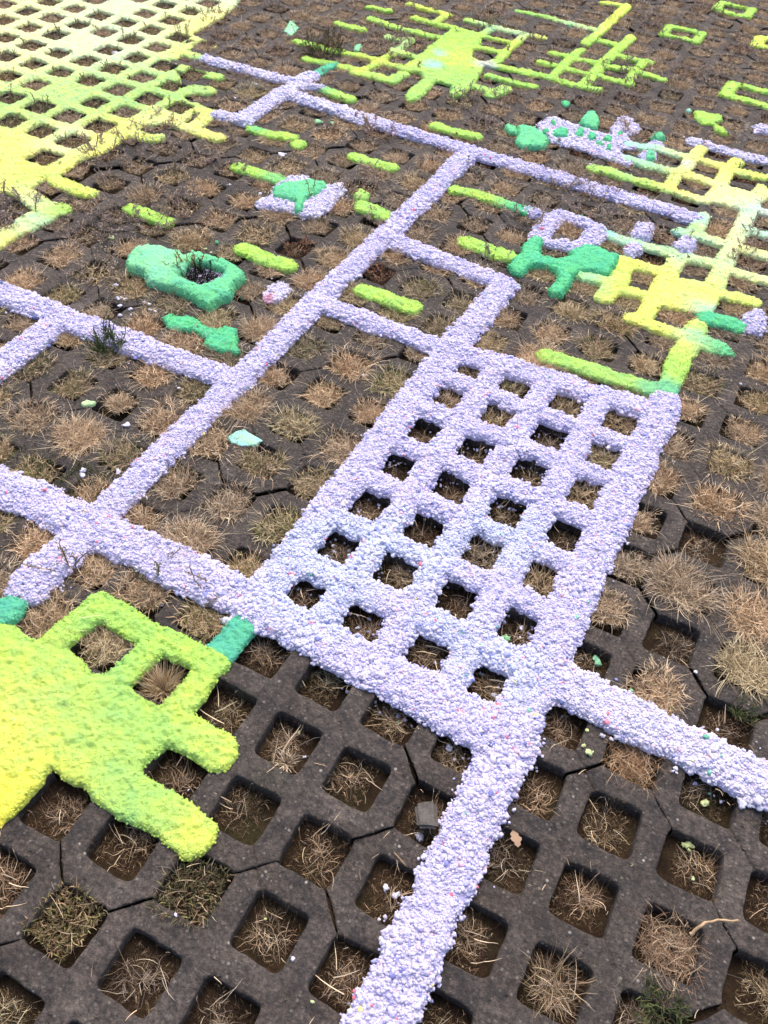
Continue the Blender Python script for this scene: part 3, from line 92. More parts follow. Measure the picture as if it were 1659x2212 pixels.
TUFTS={'f': [(-22,-10),(-21,-11),(-21,-10),(-20,-11),(-20,-9),(-20,-8),(-18,-13),(-18,-11),(-18,-10),(-18,-9),(-17,-12),(-17,-11),(-16,-11),(-16,-9),(-15,-15),(-15,-14),(-15,-13),(-15,-5),(-14,-16),(-14,-15),(-14,-14),(-14,-13),(-14,-11),(-14,-9),(-13,-17),(-13,-16),(-13,-15),(-13,-10),(-13,-9),(-13,-7),(-13,-6),(-13,-4),(-13,-2),(-12,-18),(-12,-17),(-12,-16),(-12,-15),(-12,-13),(-12,-12),(-12,-11),(-12,-10),(-12,-9),(-12,-5),(-11,-19),(-11,-18),(-11,-17),(-11,-16),(-11,-15),(-11,-13),(-11,-12),(-11,-10),(-11,-8),(-11,-7),(-11,-2),(-11,-1),(-10,-19),(-10,-18),(-10,-17),(-10,-16),(-10,-14),(-10,-13),(-10,-11),(-10,-9),(-10,-7),(-10,-1),(-10,0),(-10,1),(-9,-20),(-9,-18),(-9,-16),(-9,-15),(-9,-13),(-9,-10),(-9,-7),(-9,-6),(-9,-5),(-9,-3),(-8,-20),(-8,-19),(-8,-17),(-8,-15),(-8,-11),(-8,-9),(-8,-8),(-8,-7),(-8,-5),(-7,-22),(-7,-20),(-7,-19),(-7,-16),(-7,-15),(-7,-14),(-7,-12),(-7,-11),(-7,-10),(-7,-8),(-7,-7),(-7,-6),(-7,-5),(-7,-2),(-6,-21),(-6,-19),(-6,-18),(-6,-17),(-6,-16),(-6,-15),(-6,-12),(-6,-11),(-6,-10),(-6,-9),(-6,-7),(-6,-4),(-6,-2),(-6,-1),(-5,-23),(-5,-20),(-5,-19),(-5,-18),(-5,-16),(-5,-15),(-5,-14),(-5,-13),(-5,-12),(-5,-10),(-5,-8),(-4,-22),(-4,-21),(-4,-20),(-4,-19),(-4,-15),(-4,-14),(-4,-13),(-4,-11),(-4,-9),(-4,-5),(-3,-25),(-3,-24),(-3,-22),(-3,-21),(-3,-19),(-3,-18),(-3,-17),(-3,-13),(-3,-12),(-3,-11),(-3,-10),(-3,-9),(-3,-7),(-3,-6),(-2,-26),(-2,-25),(-2,-23),(-2,-19),(-2,-15),(-2,-12),(-2,-11),(-2,-10),(-2,-9),(-2,-5),(-1,-26),(-1,-25),(-1,-24),(-1,-22),(-1,-16),(-1,-13),(-1,-12),(-1,-11),(-1,-7),(0,-26),(0,-25),(0,-23),(0,-22),(0,-21),(0,-20),(0,-19),(0,-18),(0,-14),(0,-11),(0,-9),(0,-5),(1,-26),(1,-25),(1,-24),(1,-21),(1,-19),(1,-18),(1,-16),(1,-15),(1,-14),(1,-13),(1,-12),(1,-7),(2,-29),(2,-28),(2,-26),(2,-24),(2,-22),(2,-20),(2,-19),(2,-18),(2,-17),(2,-16),(2,-14),(2,-13),(3,-22),(3,-21),(3,-20),(3,-19),(3,-18),(3,-17),(3,-16),(3,-13),(3,-7),(3,-6),(4,-15),(4,-14),(4,-13)],'o': [(-21,-9),(-20,-10),(-19,-11),(-19,-10),(-19,-9),(-19,-8),(-19,-7),(-18,-8),(-18,-7),(-18,-6),(-17,-10),(-17,-9),(-17,-8),(-17,-7),(-17,-6),(-17,-5),(-16,-13),(-16,-12),(-16,-10),(-16,-7),(-16,-6),(-16,-5),(-16,-4),(-15,-12),(-15,-11),(-15,-10),(-15,-9),(-15,-8),(-15,-7),(-15,-6),(-15,-4),(-14,-10),(-14,-8),(-14,-7),(-14,-6),(-14,-4),(-14,-3),(-14,-2),(-13,-8),(-13,-5),(-13,-3),(-13,-1),(-12,-8),(-12,-7),(-12,-6),(-12,-4),(-12,-3),(-12,-2),(-11,-6)],'h': [(-19,-12),(-17,-14),(-17,-13),(-16,-8),(-15,-3),(-14,-12),(-14,-5),(-13,-14),(-13,-11),(-12,-1),(-12,0),(-11,-11),(-11,-5),(-11,-4),(-11,-3),(-11,0),(-11,1),(-10,-4),(-10,-3),(-10,-2),(-10,2),(-9,-19),(-9,-17),(-9,-14),(-9,-4),(-9,-1),(-9,0),(-8,-14),(-8,-13),(-8,-4),(-8,-2),(-8,-1),(-8,1),(-7,-21),(-7,-18),(-7,-17),(-7,-13),(-7,0),(-6,-22),(-6,-13),(-6,-8),(-5,-21),(-5,-17),(-5,-11),(-5,-5),(-4,-24),(-4,-17),(-4,-12),(-4,-10),(-4,-4),(-3,-23),(-2,-21),(-2,-20),(-2,-16),(-2,-14),(-2,-13),(-1,-23),(-1,-21),(-1,-19),(-1,-15),(-1,-14),(-1,-8),(-1,-6),(-1,-4),(0,-24),(0,-17),(0,-15),(0,-12),(0,-8),(0,-7),(1,-28),(1,-27),(1,-20),(1,-17),(2,-25),(2,-23),(2,-21),(2,-7),(3,-15),(4,-8),(4,-7)],'d': [(-18,-12),(-16,-15),(-16,-14),(-13,-13),(-13,-12),(-12,-14),(-11,-14),(-11,-9),(-10,-15),(-10,-12),(-10,-10),(-10,-8),(-10,-6),(-10,-5),(-9,-12),(-9,-11),(-9,-9),(-9,-8),(-9,-2),(-9,1),(-9,2),(-8,-21),(-8,-18),(-8,-16),(-8,-12),(-8,-10),(-8,-6),(-8,-3),(-8,0),(-8,3),(-8,4),(-7,-9),(-7,-4),(-7,-3),(-7,-1),(-7,2),(-7,3),(-7,5),(-6,-20),(-6,-14),(-6,-6),(-6,-5),(-6,-3),(-6,0),(-6,2),(-6,3),(-6,5),(-5,-22),(-5,-9),(-5,-7),(-5,-6),(-5,-4),(-5,-3),(-5,-1),(-5,0),(-5,1),(-5,2),(-5,3),(-5,4),(-4,-23),(-4,-18),(-4,-16),(-4,-8),(-4,-7),(-4,-6),(-4,-3),(-4,-2),(-4,-1),(-4,0),(-4,3),(-4,4),(-4,6),(-4,7),(-4,8),(-3,-20),(-3,-16),(-3,-15),(-3,-14),(-3,-5),(-3,-4),(-3,-3),(-3,-1),(-3,2),(-3,4),(-3,5),(-3,6),(-3,7),(-3,8),(-3,9),(-2,-24),(-2,-22),(-2,-18),(-2,-17),(-2,-8),(-2,-7),(-2,-6),(-2,-4),(-2,-3),(-2,0),(-2,1),(-2,2),(-2,3),(-2,5),(-2,7),(-2,8),(-2,9),(-1,-20),(-1,-18),(-1,-17),(-1,-9),(-1,-5),(-1,-3),(-1,0),(-1,2),(-1,3),(0,-27),(0,-16),(0,-13),(0,-10),(0,-6),(0,-4),(0,-3),(0,-2),(0,-1),(1,-23),(1,-22),(1,-11),(1,-10),(1,-8),(1,-6),(1,-4),(1,-3),(1,-2),(2,-27),(2,-15),(2,-11),(2,-10),(2,-5),(3,-14),(3,-12),(3,-10),(3,-9),(3,-8),(3,-4),(3,-3),(3,-2),(4,-12),(4,-10),(4,-9),(4,-6),(4,-4),(4,-3),(4,-1),(4,0),(4,1),(4,2),(4,3),(4,4),(5,-7),(5,-6),(5,-5),(5,-4),(5,-3),(5,-1),(5,0),(5,1),(5,5),(6,-1)],'g': [(-9,3),(-8,2),(-7,1),(-7,4),(-6,1),(-6,4),(-6,6),(-5,6),(-5,7),(-4,2),(-4,5),(-3,0),(-3,1),(-2,-2),(-2,-1),(-2,4),(-1,-2),(-1,-1),(-1,1),(-1,4),(-1,5),(-1,6),(-1,7),(2,-4),(2,-3),(2,-2),(2,-1),(3,-1),(4,-5),(4,-2),(5,-2),(6,-2)],'r': [(-5,-2),(-3,-8),(-3,-2),(-1,-10),(1,-9),(1,-5),(2,-12),(2,-9),(2,-8),(2,-6),(3,-11),(4,-11),(5,-8)],'D': [(-5,5),(-4,1),(-3,3),(-2,6),(1,-1),(3,-5),(5,3),(6,0),(6,1),(6,2),(6,3),(6,4)],'w': [(-2,10),(-1,8),(-1,9),(-1,10),(-1,11),(0,2),(0,3),(0,4),(0,5),(0,6),(0,7),(0,8),(0,9),(0,10),(0,12),(1,2),(1,3),(1,4),(1,5),(1,6),(1,7),(1,8),(1,9),(1,11),(1,12),(2,1),(2,2),(2,3),(2,5),(2,6),(2,7),(2,8),(2,9),(2,10),(2,11),(3,3),(3,5),(3,6),(3,7),(3,8),(3,9),(3,10),(3,11),(4,5),(4,6),(4,7),(4,8),(4,9),(4,10),(5,2),(5,4),(5,6),(5,7),(5,8),(5,9),(6,5),(6,6),(6,7),(6,8),(6,9),(7,5),(7,6),(7,7),(7,8)],'s': [(0,0),(0,1),(1,0),(1,1),(2,0),(2,4),(3,0),(3,1),(3,2),(3,4)],'m': [(0,11),(1,10)]}
SPOTS={'greenweed': (-870,-399),'darkbush': (-1400,1659),'ringweed': (-851,-14),'ringstem': (-903,9),'moss1': (-595,-822),'moss2': (-752,-821),'moss3': (872,-650),'moss4': (861,-1236),'moss5': (-569,-415),'sprig1': (-455,-1023),'sprig2': (-293,-964),'sprig3': (-167,-947),'sprig4': (-1964,1425),'sprig5': (-1266,435),'sprig6': (-823,564),'goldtuft': (-131,-1147),'paletuft': (151,-1161),'brushtuft': (702,-1270),'rootmat': (850,-1140),'redmat': (705,-856),'twig0': (872,-1105),'twig1': (879,-1089),'twig2': (894,-1073),'twig3': (936,-1046),'stone': (418,-1130),'leaf': (567,-1097)}
LANDMARKS=[('mint flake', (-374, -498)), ('grey stone', (418, -1130)), ('green ring', (-907, -10)), ('mint patch', (-865, 572)), ('lavender cross', (-1363, 1293)), ('blob arm', (87, -1347)), ('mint diamond', (-1678, 1846)), ('teal pebble', (-352, 1815)), ('left junction', (-582, -942)), ('panel foot', (500, -835)), ('yellow square', (425, 718)), ('bug figure', (-955, 2028)), ('closed square', (-134, 2912)), ('room corner', (-495, 1198)), ('bent twig', (894, -1073)), ('lavender block', (636, 664)), ('net centre', (-2058, 1064)), ('net prong', (-1479, 216)), ('dark bush', (-1400, 1659)), ('panel top', (205, 52)), ('long line end', (323, 1182)), ('lime clump', (196, 2019)), ('sprinkled patch', (-229, 1566)), ('blob loop', (-214, -1081)), ('panel centre', (197, -591))]
# ------------------------------------------------------------------ helpers
def hash2(ix, iy, seed):
    h = (ix.astype(np.int64)*374761393 + iy.astype(np.int64)*668265263 + seed*1442695041) & 0xffffffff
    h = ((h ^ (h >> 13))*1274126177) & 0xffffffff
    return ((h ^ (h >> 16)) & 0xffffff)/float(0xffffff)
def vnoise(x, y, seed=0):
    ix = np.floor(x); iy = np.floor(y); fx = x-ix; fy = y-iy
    fx = fx*fx*(3-2*fx); fy = fy*fy*(3-2*fy)
    a = hash2(ix, iy, seed); b = hash2(ix+1, iy, seed); c = hash2(ix, iy+1, seed); d = hash2(ix+1, iy+1, seed)
    return (a*(1-fx)+b*fx)*(1-fy)+(c*(1-fx)+d*fx)*fy*1.0
def fbm(x, y, scale, seed=0, octv=3):
    s = 0; a = 1; t = 0
    for k in range(octv):
        s = s+a*(vnoise(x/scale*2**k+17.3*k, y/scale*2**k-9.1*k, seed+k)*2-1); t += a; a *= .55
    return s/t
def mesh_from(name, v, faces, mats, mi=None, smooth=True, color=None):
    """v (n,3); faces: list of (m,k) int arrays"""
    me = bpy.data.meshes.new(name)
    v = np.asarray(v, np.float32)
    faces = [np.asarray(f, np.int32) for f in faces if len(f)]
    nl = sum(f.size for f in faces); npoly = sum(len(f) for f in faces)
    me.vertices.add(len(v)); me.vertices.foreach_set('co', v.ravel())
    me.loops.add(nl); me.loops.foreach_set('vertex_index', np.concatenate([f.ravel() for f in faces]))
    me.polygons.add(npoly)
    tot = np.concatenate([np.full(len(f), f.shape[1], np.int32) for f in faces])
    st = np.concatenate([[0], np.cumsum(tot)[:-1]]).astype(np.int32)
    me.polygons.foreach_set('loop_start', st); me.polygons.foreach_set('loop_total', tot)
    me.polygons.foreach_set('use_smooth', np.full(npoly, smooth))
    if mi is not None: me.polygons.foreach_set('material_index', np.asarray(mi, np.int32))
    for m in (mats if isinstance(mats, (list, tuple)) else [mats]): me.materials.append(m)
    if color is not None:
        a = me.color_attributes.new('pigment', 'FLOAT_COLOR', 'POINT')
        c = np.ones((len(v), 4), np.float32); c[:, :3] = color
        a.data.foreach_set('color', c.ravel())
    me.update(calc_edges=True); me.validate()
    return me
def link(name, me, parent=None, loc=(0, 0, 0)):
    o = bpy.data.objects.new(name, me); COL.objects.link(o); o.location = loc
    if parent: o.parent = parent
    return o
def tag(o, label, cat, group=None, kind=None):
    if label: o['label'] = label
    if cat: o['category'] = cat
    if group: o['group'] = group
    if kind: o['kind'] = kind
    return o
PITCH = .1414
_sx = np.array([(a, b) for a, b, c, d in SHIFT], float)/1000; _sv = np.array([(c, d) for a, b, c, d in SHIFT], float)/1000
_sd = {(a, b): (c/1000, d/1000) for a, b, c, d in SHIFT}
def shift(x, y):
    """how far the real paving has crept from a perfect grid at x, y (bilinear)"""
    gx, gy = math.floor(x/.2)*200, math.floor(y/.2)*200; fx = x/.2-math.floor(x/.2); fy = y/.2-math.floor(y/.2)
    g = lambda a, b: np.array(_sd.get((a, b), (0, 0)))
    return (g(gx, gy)*(1-fx)+g(gx+200, gy)*fx)*(1-fy)+(g(gx, gy+200)*(1-fx)+g(gx+200, gy+200)*fx)*fy
_gx = np.arange(-4400, 2601, 200); _gy = np.arange(-3400, 5401, 200)
_gs = np.array([[_sd.get((int(a), int(b)), (0, 0)) for a in _gx] for b in _gy])
def in_hole(x, y, lim=.345):
    fx = (x*1000+4400)/200; fy = (y*1000+3400)/200; ix = np.clip(fx.astype(int), 0, len(_gx)-2); iy = np.clip(fy.astype(int), 0, len(_gy)-2); fx = (fx-ix)[:, None]; fy = (fy-iy)[:, None]
    s = (_gs[iy, ix]*(1-fx)+_gs[iy, ix+1]*fx)*(1-fy)+(_gs[iy+1, ix]*(1-fx)+_gs[iy+1, ix+1]*fx)*fy
    u = (x-s[:, 0])/PITCH; v = (y-s[:, 1])/PITCH
    return (np.abs(u-np.round(u)) < lim) & (np.abs(v-np.round(v)) < lim)
# ------------------------------------------------------------------ materials
def nmat(name):
    m = bpy.data.materials.new(name); m.use_nodes = True; nt = m.node_tree; b = nt.nodes['Principled BSDF']
    return m, nt, b
def nd(nt, t, **k):
    n = nt.nodes.new(t)
    for a, v in k.items():
        if a in n.inputs: n.inputs[a].default_value = v
        else: setattr(n, a, v)
    return n
def ramp(nt, src, stops):
    r = nt.nodes.new('ShaderNodeValToRGB'); e = r.color_ramp.elements
    while len(e) < len(stops): e.new(.5)
    for i, (p_, c) in enumerate(stops): e[i].position = p_; e[i].color = (*c, 1)
    nt.links.new(src, r.inputs['Fac']); return r.outputs['Color']
def mixc(nt, fac, a, b, mode='MIX'):
    m = nt.nodes.new('ShaderNodeMix'); m.data_type = 'RGBA'; m.blend_type = mode
    for s, v in ((0, fac), (6, a), (7, b)):
        if hasattr(v, 'is_linked'): nt.links.new(v, m.inputs[s])
        else: m.inputs[s].default_value = v if s == 0 else (*v, 1)
    return m.outputs[2]
def noise(nt, vec, scale, detail=4, rough=.6):
    n = nd(nt, 'ShaderNodeTexNoise', Scale=scale, Detail=detail, Roughness=rough); nt.links.new(vec, n.inputs['Vector']); return n.outputs['Fac']
def mathn(nt, op, a, b):
    m = nt.nodes.new('ShaderNodeMath'); m.operation = op
    for s, v in ((0, a), (1, b)):
        if hasattr(v, 'is_linked'): nt.links.new(v, m.inputs[s])
        else: m.inputs[s].default_value = v
    return m.outputs[0]
def bump(nt, b, h, dist, strength=1.0):
    n = nd(nt, 'ShaderNodeBump', Strength=strength, Distance=dist); nt.links.new(h, n.inputs['Height']); nt.links.new(n.outputs[0], b.inputs['Normal'])
def concrete():
    m, nt, b = nmat('concrete'); g = nt.nodes.new('ShaderNodeNewGeometry').outputs['Position']
    oi = nt.nodes.new('ShaderNodeObjectInfo').outputs['Random']
    c = ramp(nt, noise(nt, g, 9, 5, .65), [(.3, (.044, .037, .034)), (.5, (.074, .062, .056)), (.68, (.115, .098, .087))])
    c = mixc(nt, mathn(nt, 'MULTIPLY', oi, .55), c, (.040, .034, .030))
    fine = noise(nt, g, 150, 5, .8)
    # brown earth washed over the surface, dark damp stains, green film
    c = mixc(nt, ramp(nt, noise(nt, g, 5.5, 6, .7), [(.46, (0, 0, 0)), (.66, (.85, .85, .85))]), c, (.052, .041, .034))
    c = mixc(nt, ramp(nt, noise(nt, g, 16, 5, .7), [(.50, (0, 0, 0)), (.62, (.7, .7, .7))]), c, (.026, .023, .025))
    c = mixc(nt, ramp(nt, noise(nt, g, 3.1, 5, .6), [(.60, (0, 0, 0)), (.72, (.5, .5, .5))]), c, (.050, .052, .028))
    c = mixc(nt, .8, c, ramp(nt, fine, [(.34, (.42, .41, .42)), (.5, (1.0, .98, .97)), (.64, (1.75, 1.7, 1.65))]), 'MULTIPLY')
    c = mixc(nt, .75, c, ramp(nt, noise(nt, g, 85, 4, .7), [(.35, (.5, .5, .52)), (.5, (1, 1, 1)), (.66, (1.6, 1.52, 1.45))]), 'MULTIPLY')
    # exposed aggregate: pale grains and pits
    v = nd(nt, 'ShaderNodeTexVoronoi', Scale=120.0); nt.links.new(g, v.inputs['Vector'])
    sel = nt.nodes.new('ShaderNodeSeparateColor'); nt.links.new(v.outputs['Color'], sel.inputs[0])
    grain = mathn(nt, 'MULTIPLY', ramp(nt, v.outputs['Distance'], [(.20, (1, 1, 1)), (.40, (0, 0, 0))]), ramp(nt, sel.outputs[0], [(.70, (0, 0, 0)), (.74, (1, 1, 1))]))
    gc = ramp(nt, sel.outputs[1], [(0, (.11, .095, .08)), (.6, (.15, .13, .115)), (.90, (.20, .18, .16)), (1, (.48, .45, .41))])
    c = mixc(nt, mathn(nt, 'MULTIPLY', grain, .75), c, gc)
    v2 = nd(nt, 'ShaderNodeTexVoronoi', Scale=48.0); nt.links.new(g, v2.inputs['Vector'])
    s2 = nt.nodes.new('ShaderNodeSeparateColor'); nt.links.new(v2.outputs['Color'], s2.inputs[0])
    pit = mathn(nt, 'MULTIPLY', ramp(nt, v2.outputs['Distance'], [(.10, (1, 1, 1)), (.22, (0, 0, 0))]), ramp(nt, s2.outputs[0], [(.72, (0, 0, 0)), (.76, (1, 1, 1))]))
    h = mathn(nt, 'ADD', mathn(nt, 'MULTIPLY', fine, 1.4), mathn(nt, 'MULTIPLY', noise(nt, g, 90, 5, .7), 2.6))
    h = mathn(nt, 'ADD', h, mathn(nt, 'MULTIPLY', grain, .55)); h = mathn(nt, 'SUBTRACT', h, mathn(nt, 'MULTIPLY', pit, 1.2))
    bump(nt, b, h, .0030, 1.0)
    nt.links.new(c, b.inputs['Base Color']); b.inputs['Roughness'].default_value = .86; b.inputs['Specular IOR Level'].default_value = .35
    return m
def soil_mat():
    m, nt, b = nmat('earth'); g = nt.nodes.new('ShaderNodeNewGeometry').outputs['Position']
    c = ramp(nt, noise(nt, g, 26, 6, .7), [(.3, (.016, .009, .005)), (.5, (.036, .021, .011)), (.7, (.062, .040, .020))])
    c = mixc(nt, ramp(nt, noise(nt, g, 9, 4, .6), [(.52, (0, 0, 0)), (.7, (.55, .55, .55))]), c, (.040, .042, .016))
    f = noise(nt, g, 600, 3, .7)
    c = mixc(nt, .9, c, ramp(nt, f, [(.3, (.5, .5, .5)), (.5, (1, 1, 1)), (.74, (2.0, 1.8, 1.6))]), 'MULTIPLY')
    h = mathn(nt, 'ADD', f, mathn(nt, 'MULTIPLY', noise(nt, g, 120, 5, .7), 2.0)); bump(nt, b, h, .004)
    nt.links.new(c, b.inputs['Base Color']); b.inputs['Roughness'].default_value = .97; b.inputs['Specular IOR Level'].default_value = .2
    return m
def pulp_mat(name, kind):
    m, nt, b = nmat(name); g = nt.nodes.new('ShaderNodeNewGeometry').outputs['Position']
    a = nt.nodes.new('ShaderNodeAttribute'); a.attribute_name = 'pigment'; c = a.outputs['Color']
    if kind == 'felt':
        mot = noise(nt, g, 24, 6, .75)
        c = mixc(nt, .75, c, ramp(nt, mot, [(.34, (.80, .98, 1.15)), (.46, (1.06, 1.08, 1.04)), (.64, (1.32, 1.18, .84))]), 'MULTIPLY')
        c = mixc(nt, ramp(nt, noise(nt, g, 70, 3, .6), [(.64, (0, 0, 0)), (.74, (.35, .35, .35))]), c, (.30, .66, .50))
        v = nd(nt, 'ShaderNodeTexVoronoi', Scale=115.0); nt.links.new(g, v.inputs['Vector'])
        s = nt.nodes.new('ShaderNodeSeparateColor'); nt.links.new(v.outputs['Color'], s.inputs[0])
        spk = mathn(nt, 'MULTIPLY', ramp(nt, v.outputs['Distance'], [(.10, (1, 1, 1)), (.2, (0, 0, 0))]), ramp(nt, s.outputs[0], [(.93, (0, 0, 0)), (.95, (1, 1, 1))]))
        c = mixc(nt, mathn(nt, 'MULTIPLY', spk, .7), c, ramp(nt, s.outputs[1], [(0, (.06, .07, .04)), (.7, (.10, .16, .08)), (.9, (.5, .2, .12))]))
        h = mathn(nt, 'ADD', mathn(nt, 'MULTIPLY', noise(nt, g, 150, 5, .75), 2.0), mathn(nt, 'MULTIPLY', noise(nt, g, 520, 3, .7), 1.3)); bump(nt, b, h, .0042)
    else:
        f = noise(nt, g, 330, 4, .7)
        c = mixc(nt, .8, c, ramp(nt, f, [(.28, (.80, .82, .9)), (.5, (1, 1, 1)), (.7, (1.05, 1.04, 1.0))]), 'MULTIPLY')
        bump(nt, b, mathn(nt, 'ADD', f, mathn(nt, 'MULTIPLY', noise(nt, g, 900, 2, .6), .4)), .0035)
    nt.links.new(c, b.inputs['Base Color']); b.inputs['Roughness'].default_value = .95; b.inputs['Specular IOR Level'].default_value = .15
    return m
def plant_mat(name, tint=(.9, 1.12)):
    m, nt, b = nmat(name)
    a = nt.nodes.new('ShaderNodeAttribute'); a.attribute_name = 'pigment'
    oi = nt.nodes.new('ShaderNodeObjectInfo').outputs['Random']
    k = ramp(nt, oi, [(0, (.78, .80, .84)), (.35, (1, .97, .94)), (.7, (1.12, 1.05, .98)), (1, (.92, .98, .88))])
    c = mixc(nt, 1.0, a.outputs['Color'], k, 'MULTIPLY')
    nt.links.new(c, b.inputs['Base Color']); b.inputs['Roughness'].default_value = .75; b.inputs['Specular IOR Level'].default_value = .25
    return m
M_CON = concrete(); M_SOIL = soil_mat(); M_FELT = pulp_mat('felted_pulp', 'felt'); M_CRUMB = pulp_mat('crumbly_pulp', 'crumb'); M_PLANT = plant_mat('dry_plant')
# ------------------------------------------------------------------ the earth under the pavers
def axis(a, b, step, out):
    c = list(np.arange(a, b, step)); s = step; x = c[-1]; hi = []
    while x < b+out: s *= 1.35; x += s; hi.append(x)
    s = step; x = a; lo = []
    while x > a-out: s *= 1.35; x -= s; lo.append(x)
    return np.array(lo[::-1]+c+hi)
xs = axis(-3.6, 1.9, .011, 40); ys = axis(-2.3, 4.5, .011, 40)
GX, GY = np.meshgrid(xs, ys)
inside = ((GX > -3.7) & (GX < 2) & (GY > -2.4) & (GY < 4.6))
dcam = np.hypot(GX-CAM[0], GY-CAM[1])
zz = -.031+.012*np.clip((dcam-1.2)/2.5, 0, 1)+fbm(GX, GY, .09, 5)*.007+fbm(GX, GY, .02, 9, 2)*.004
zz = np.where(inside, zz, -.03)
ih = in_hole(GX.ravel(), GY.ravel(), .40).reshape(GX.shape); zz = np.where(ih, zz, -.0125+fbm(GX, GY, .03, 19)*.003)
nx, ny = len(xs), len(ys); idx = np.arange(nx*ny).reshape(ny, nx)
fq = np.stack([idx[:-1, :-1], idx[:-1, 1:], idx[1:, 1:], idx[1:, :-1]], -1).reshape(-1, 4)
soil = link('ground', mesh_from('ground', np.stack([GX, GY, zz], -1).reshape(-1, 3), [fq], M_SOIL))
tag(soil, None, None, None, 'structure')
# ------------------------------------------------------------------ grid pavers
HS = .0478; RC = .013; HP = PITCH/2; GAP = .0011
def build_paver(seed):
    rnd = random.Random(seed); V = {}; vs = []; fs = []
    def vid(q):
        k = (round(q[0], 5), round(q[1], 5), round(q[2], 4))
        if k not in V: V[k] = len(vs); vs.append(q)
        return V[k]
    T = [-1, -.965, -.9, -.75, -.5, -.25, 0, .25, .5, .75, .9, .965, 1]
    Rr = [(0, -.055), (0, -.02), (0, -.0045), (.035, -.0016), (.11, 0), (.45, 0), (1, 0)]
    GV = {(a, b): (rnd.random()**2)*1.1 for a in range(-12, 13) for b in range(-12, 13)}
    for ci in (-3, -2, -1, 0, 1, 2, 3):
        for cj in (-3, -2, -1, 0, 1, 2, 3):
            ii, jj = ci+.5, cj+.5
            for q, (ax, ay) in enumerate(((1, 0), (0, 1), (-1, 0), (0, -1))):
                # quadrant centre in lattice units
                mi, mj = ii+ax*.33, jj+ay*.33
                if not (-2 < mi+mj < 2 and -3 < mi-mj < 3): continue
                tx_, ty_ = -ay, ax                 # tangent
                border = {}
                for sgn in (-1, 1):
                    cxn, cyn = ax+sgn*tx_, ay+sgn*ty_     # corner direction
                    if cxn*cyn > 0: border[sgn] = abs(abs(ii-jj)-3) < .01; gr = True
                    else: border[sgn] = abs(abs(ii+jj)-2) < .01
                grid = []
                for (r, z) in Rr:
                    row = []
                    for t in T:
                        s = HS; a_, b_ = s, t*s
                        if abs(b_) > s-RC:
                            cc = s-RC; sg = 1 if b_ > 0 else -1; dx, dy = a_-cc, abs(b_)-cc; L_ = math.hypot(dx, dy); a_ = cc+dx/L_*RC; b_ = sg*(cc+dy/L_*RC)
                        oa, ob = HP, t*HP
                        pa, pb = a_+(oa-a_)*r, b_+(ob-b_)*r
                        zv = z
                        sg = 1 if t > 0 else -1
                        if abs(t) > .88 and border.get(sg):
                            # pull away from the joint line |pa|=|pb| and round the edge
                            e = {1: 0., .965: .6, .9: 1.}[round(abs(t), 3)]
                            if abs(t) == 1:
                                pa += GAP*.7; pb -= sg*GAP*.7; zv = min(zv, 0)-.0035
                            elif abs(t) == .965 : zv = zv-.0006
                            pb_lim = abs(pa)-GAP*1.4
                            if abs(pb) > pb_lim: pb = sg*pb_lim
                        elif abs(t) > .93:
                            cxn, cyn = ax+sg*tx_, ay+sg*ty_
                            if cxn*cyn > 0 and r > .03: zv = z-(.0042 if abs(t) == 1 else .0034)*GV[(round(ii*2+ax+sg*tx_), round(jj*2+ay+sg*ty_))]
                        lx = (ii*PITCH+ax*pa+tx_*pb); ly = (jj*PITCH+ay*pa+ty_*pb)
                        # worn, slightly uneven stone
                        lx += .0011*math.sin(lx*91+ly*37+seed)+.0006*math.sin(lx*333-ly*211); ly += .0011*math.sin(ly*83-lx*51+seed*2)+.0006*math.sin(ly*307+lx*177)
                        if z > -.01: zv += .0011*math.sin(lx*57+seed)*math.cos(ly*49-seed)
                        row.append(vid((lx, -ly, zv)))
                    grid.append(row)
                for a in range(len(Rr)-1):
                    for b in range(len(T)-1):
                        f = [grid[a][b], grid[a][b+1], grid[a+1][b+1], grid[a+1][b]]
                        if len(set(f)) == 4: fs.append(f)
                for sgn, k in ((-1, 0), (1, len(T)-1)):
                    if border.get(sgn):
                        for a in range(2, len(Rr)-1):
                            u, v = grid[a][k], grid[a+1][k]
                            lo1 = (vs[u][0], vs[u][1], -.055); lo2 = (vs[v][0], vs[v][1], -.055)
                            f = [u, v, vid(lo2), vid(lo1)]
                            if sgn < 0: f = f[::-1]
                            if len(set(f)) == 4: fs.append(f)
    return mesh_from('grid_paver', vs, [np.array(fs)], M_CON)
PAVER = [build_paver(s) for s in (1, 2, 3)]
LAND = [(n, np.array(xy)/1000) for n, xy in LANDMARKS]
NUM = 'zero one two three four five six seven eight nine ten eleven twelve thirteen fourteen fifteen sixteen seventeen eighteen nineteen twenty'.split()
def where(i, j, unit='hole'):
    """a phrase that leads from the nearest landmark to paver hole i, j"""
    best = None
    for n, xy in LAND:
        li, lj = round(xy[0]/PITCH), round(-xy[1]/PITCH); d = abs(i-li)+abs(j-lj)
        if best is None or d < best[0]: best = (d, n, i-li, j-lj)
    _, n, di, dj = best; pr = []
    if di: pr.append('%s %s' % (NUM[min(20, abs(di))], 'down-right' if di > 0 else 'up-left'))
    if dj: pr.append('%s %s' % (NUM[min(20, abs(dj))], 'down-left' if dj > 0 else 'up-right'))
    return (', '.join(pr)+' of ' if pr else 'by ')+'the '+n
rp = random.Random(11); PAV = []
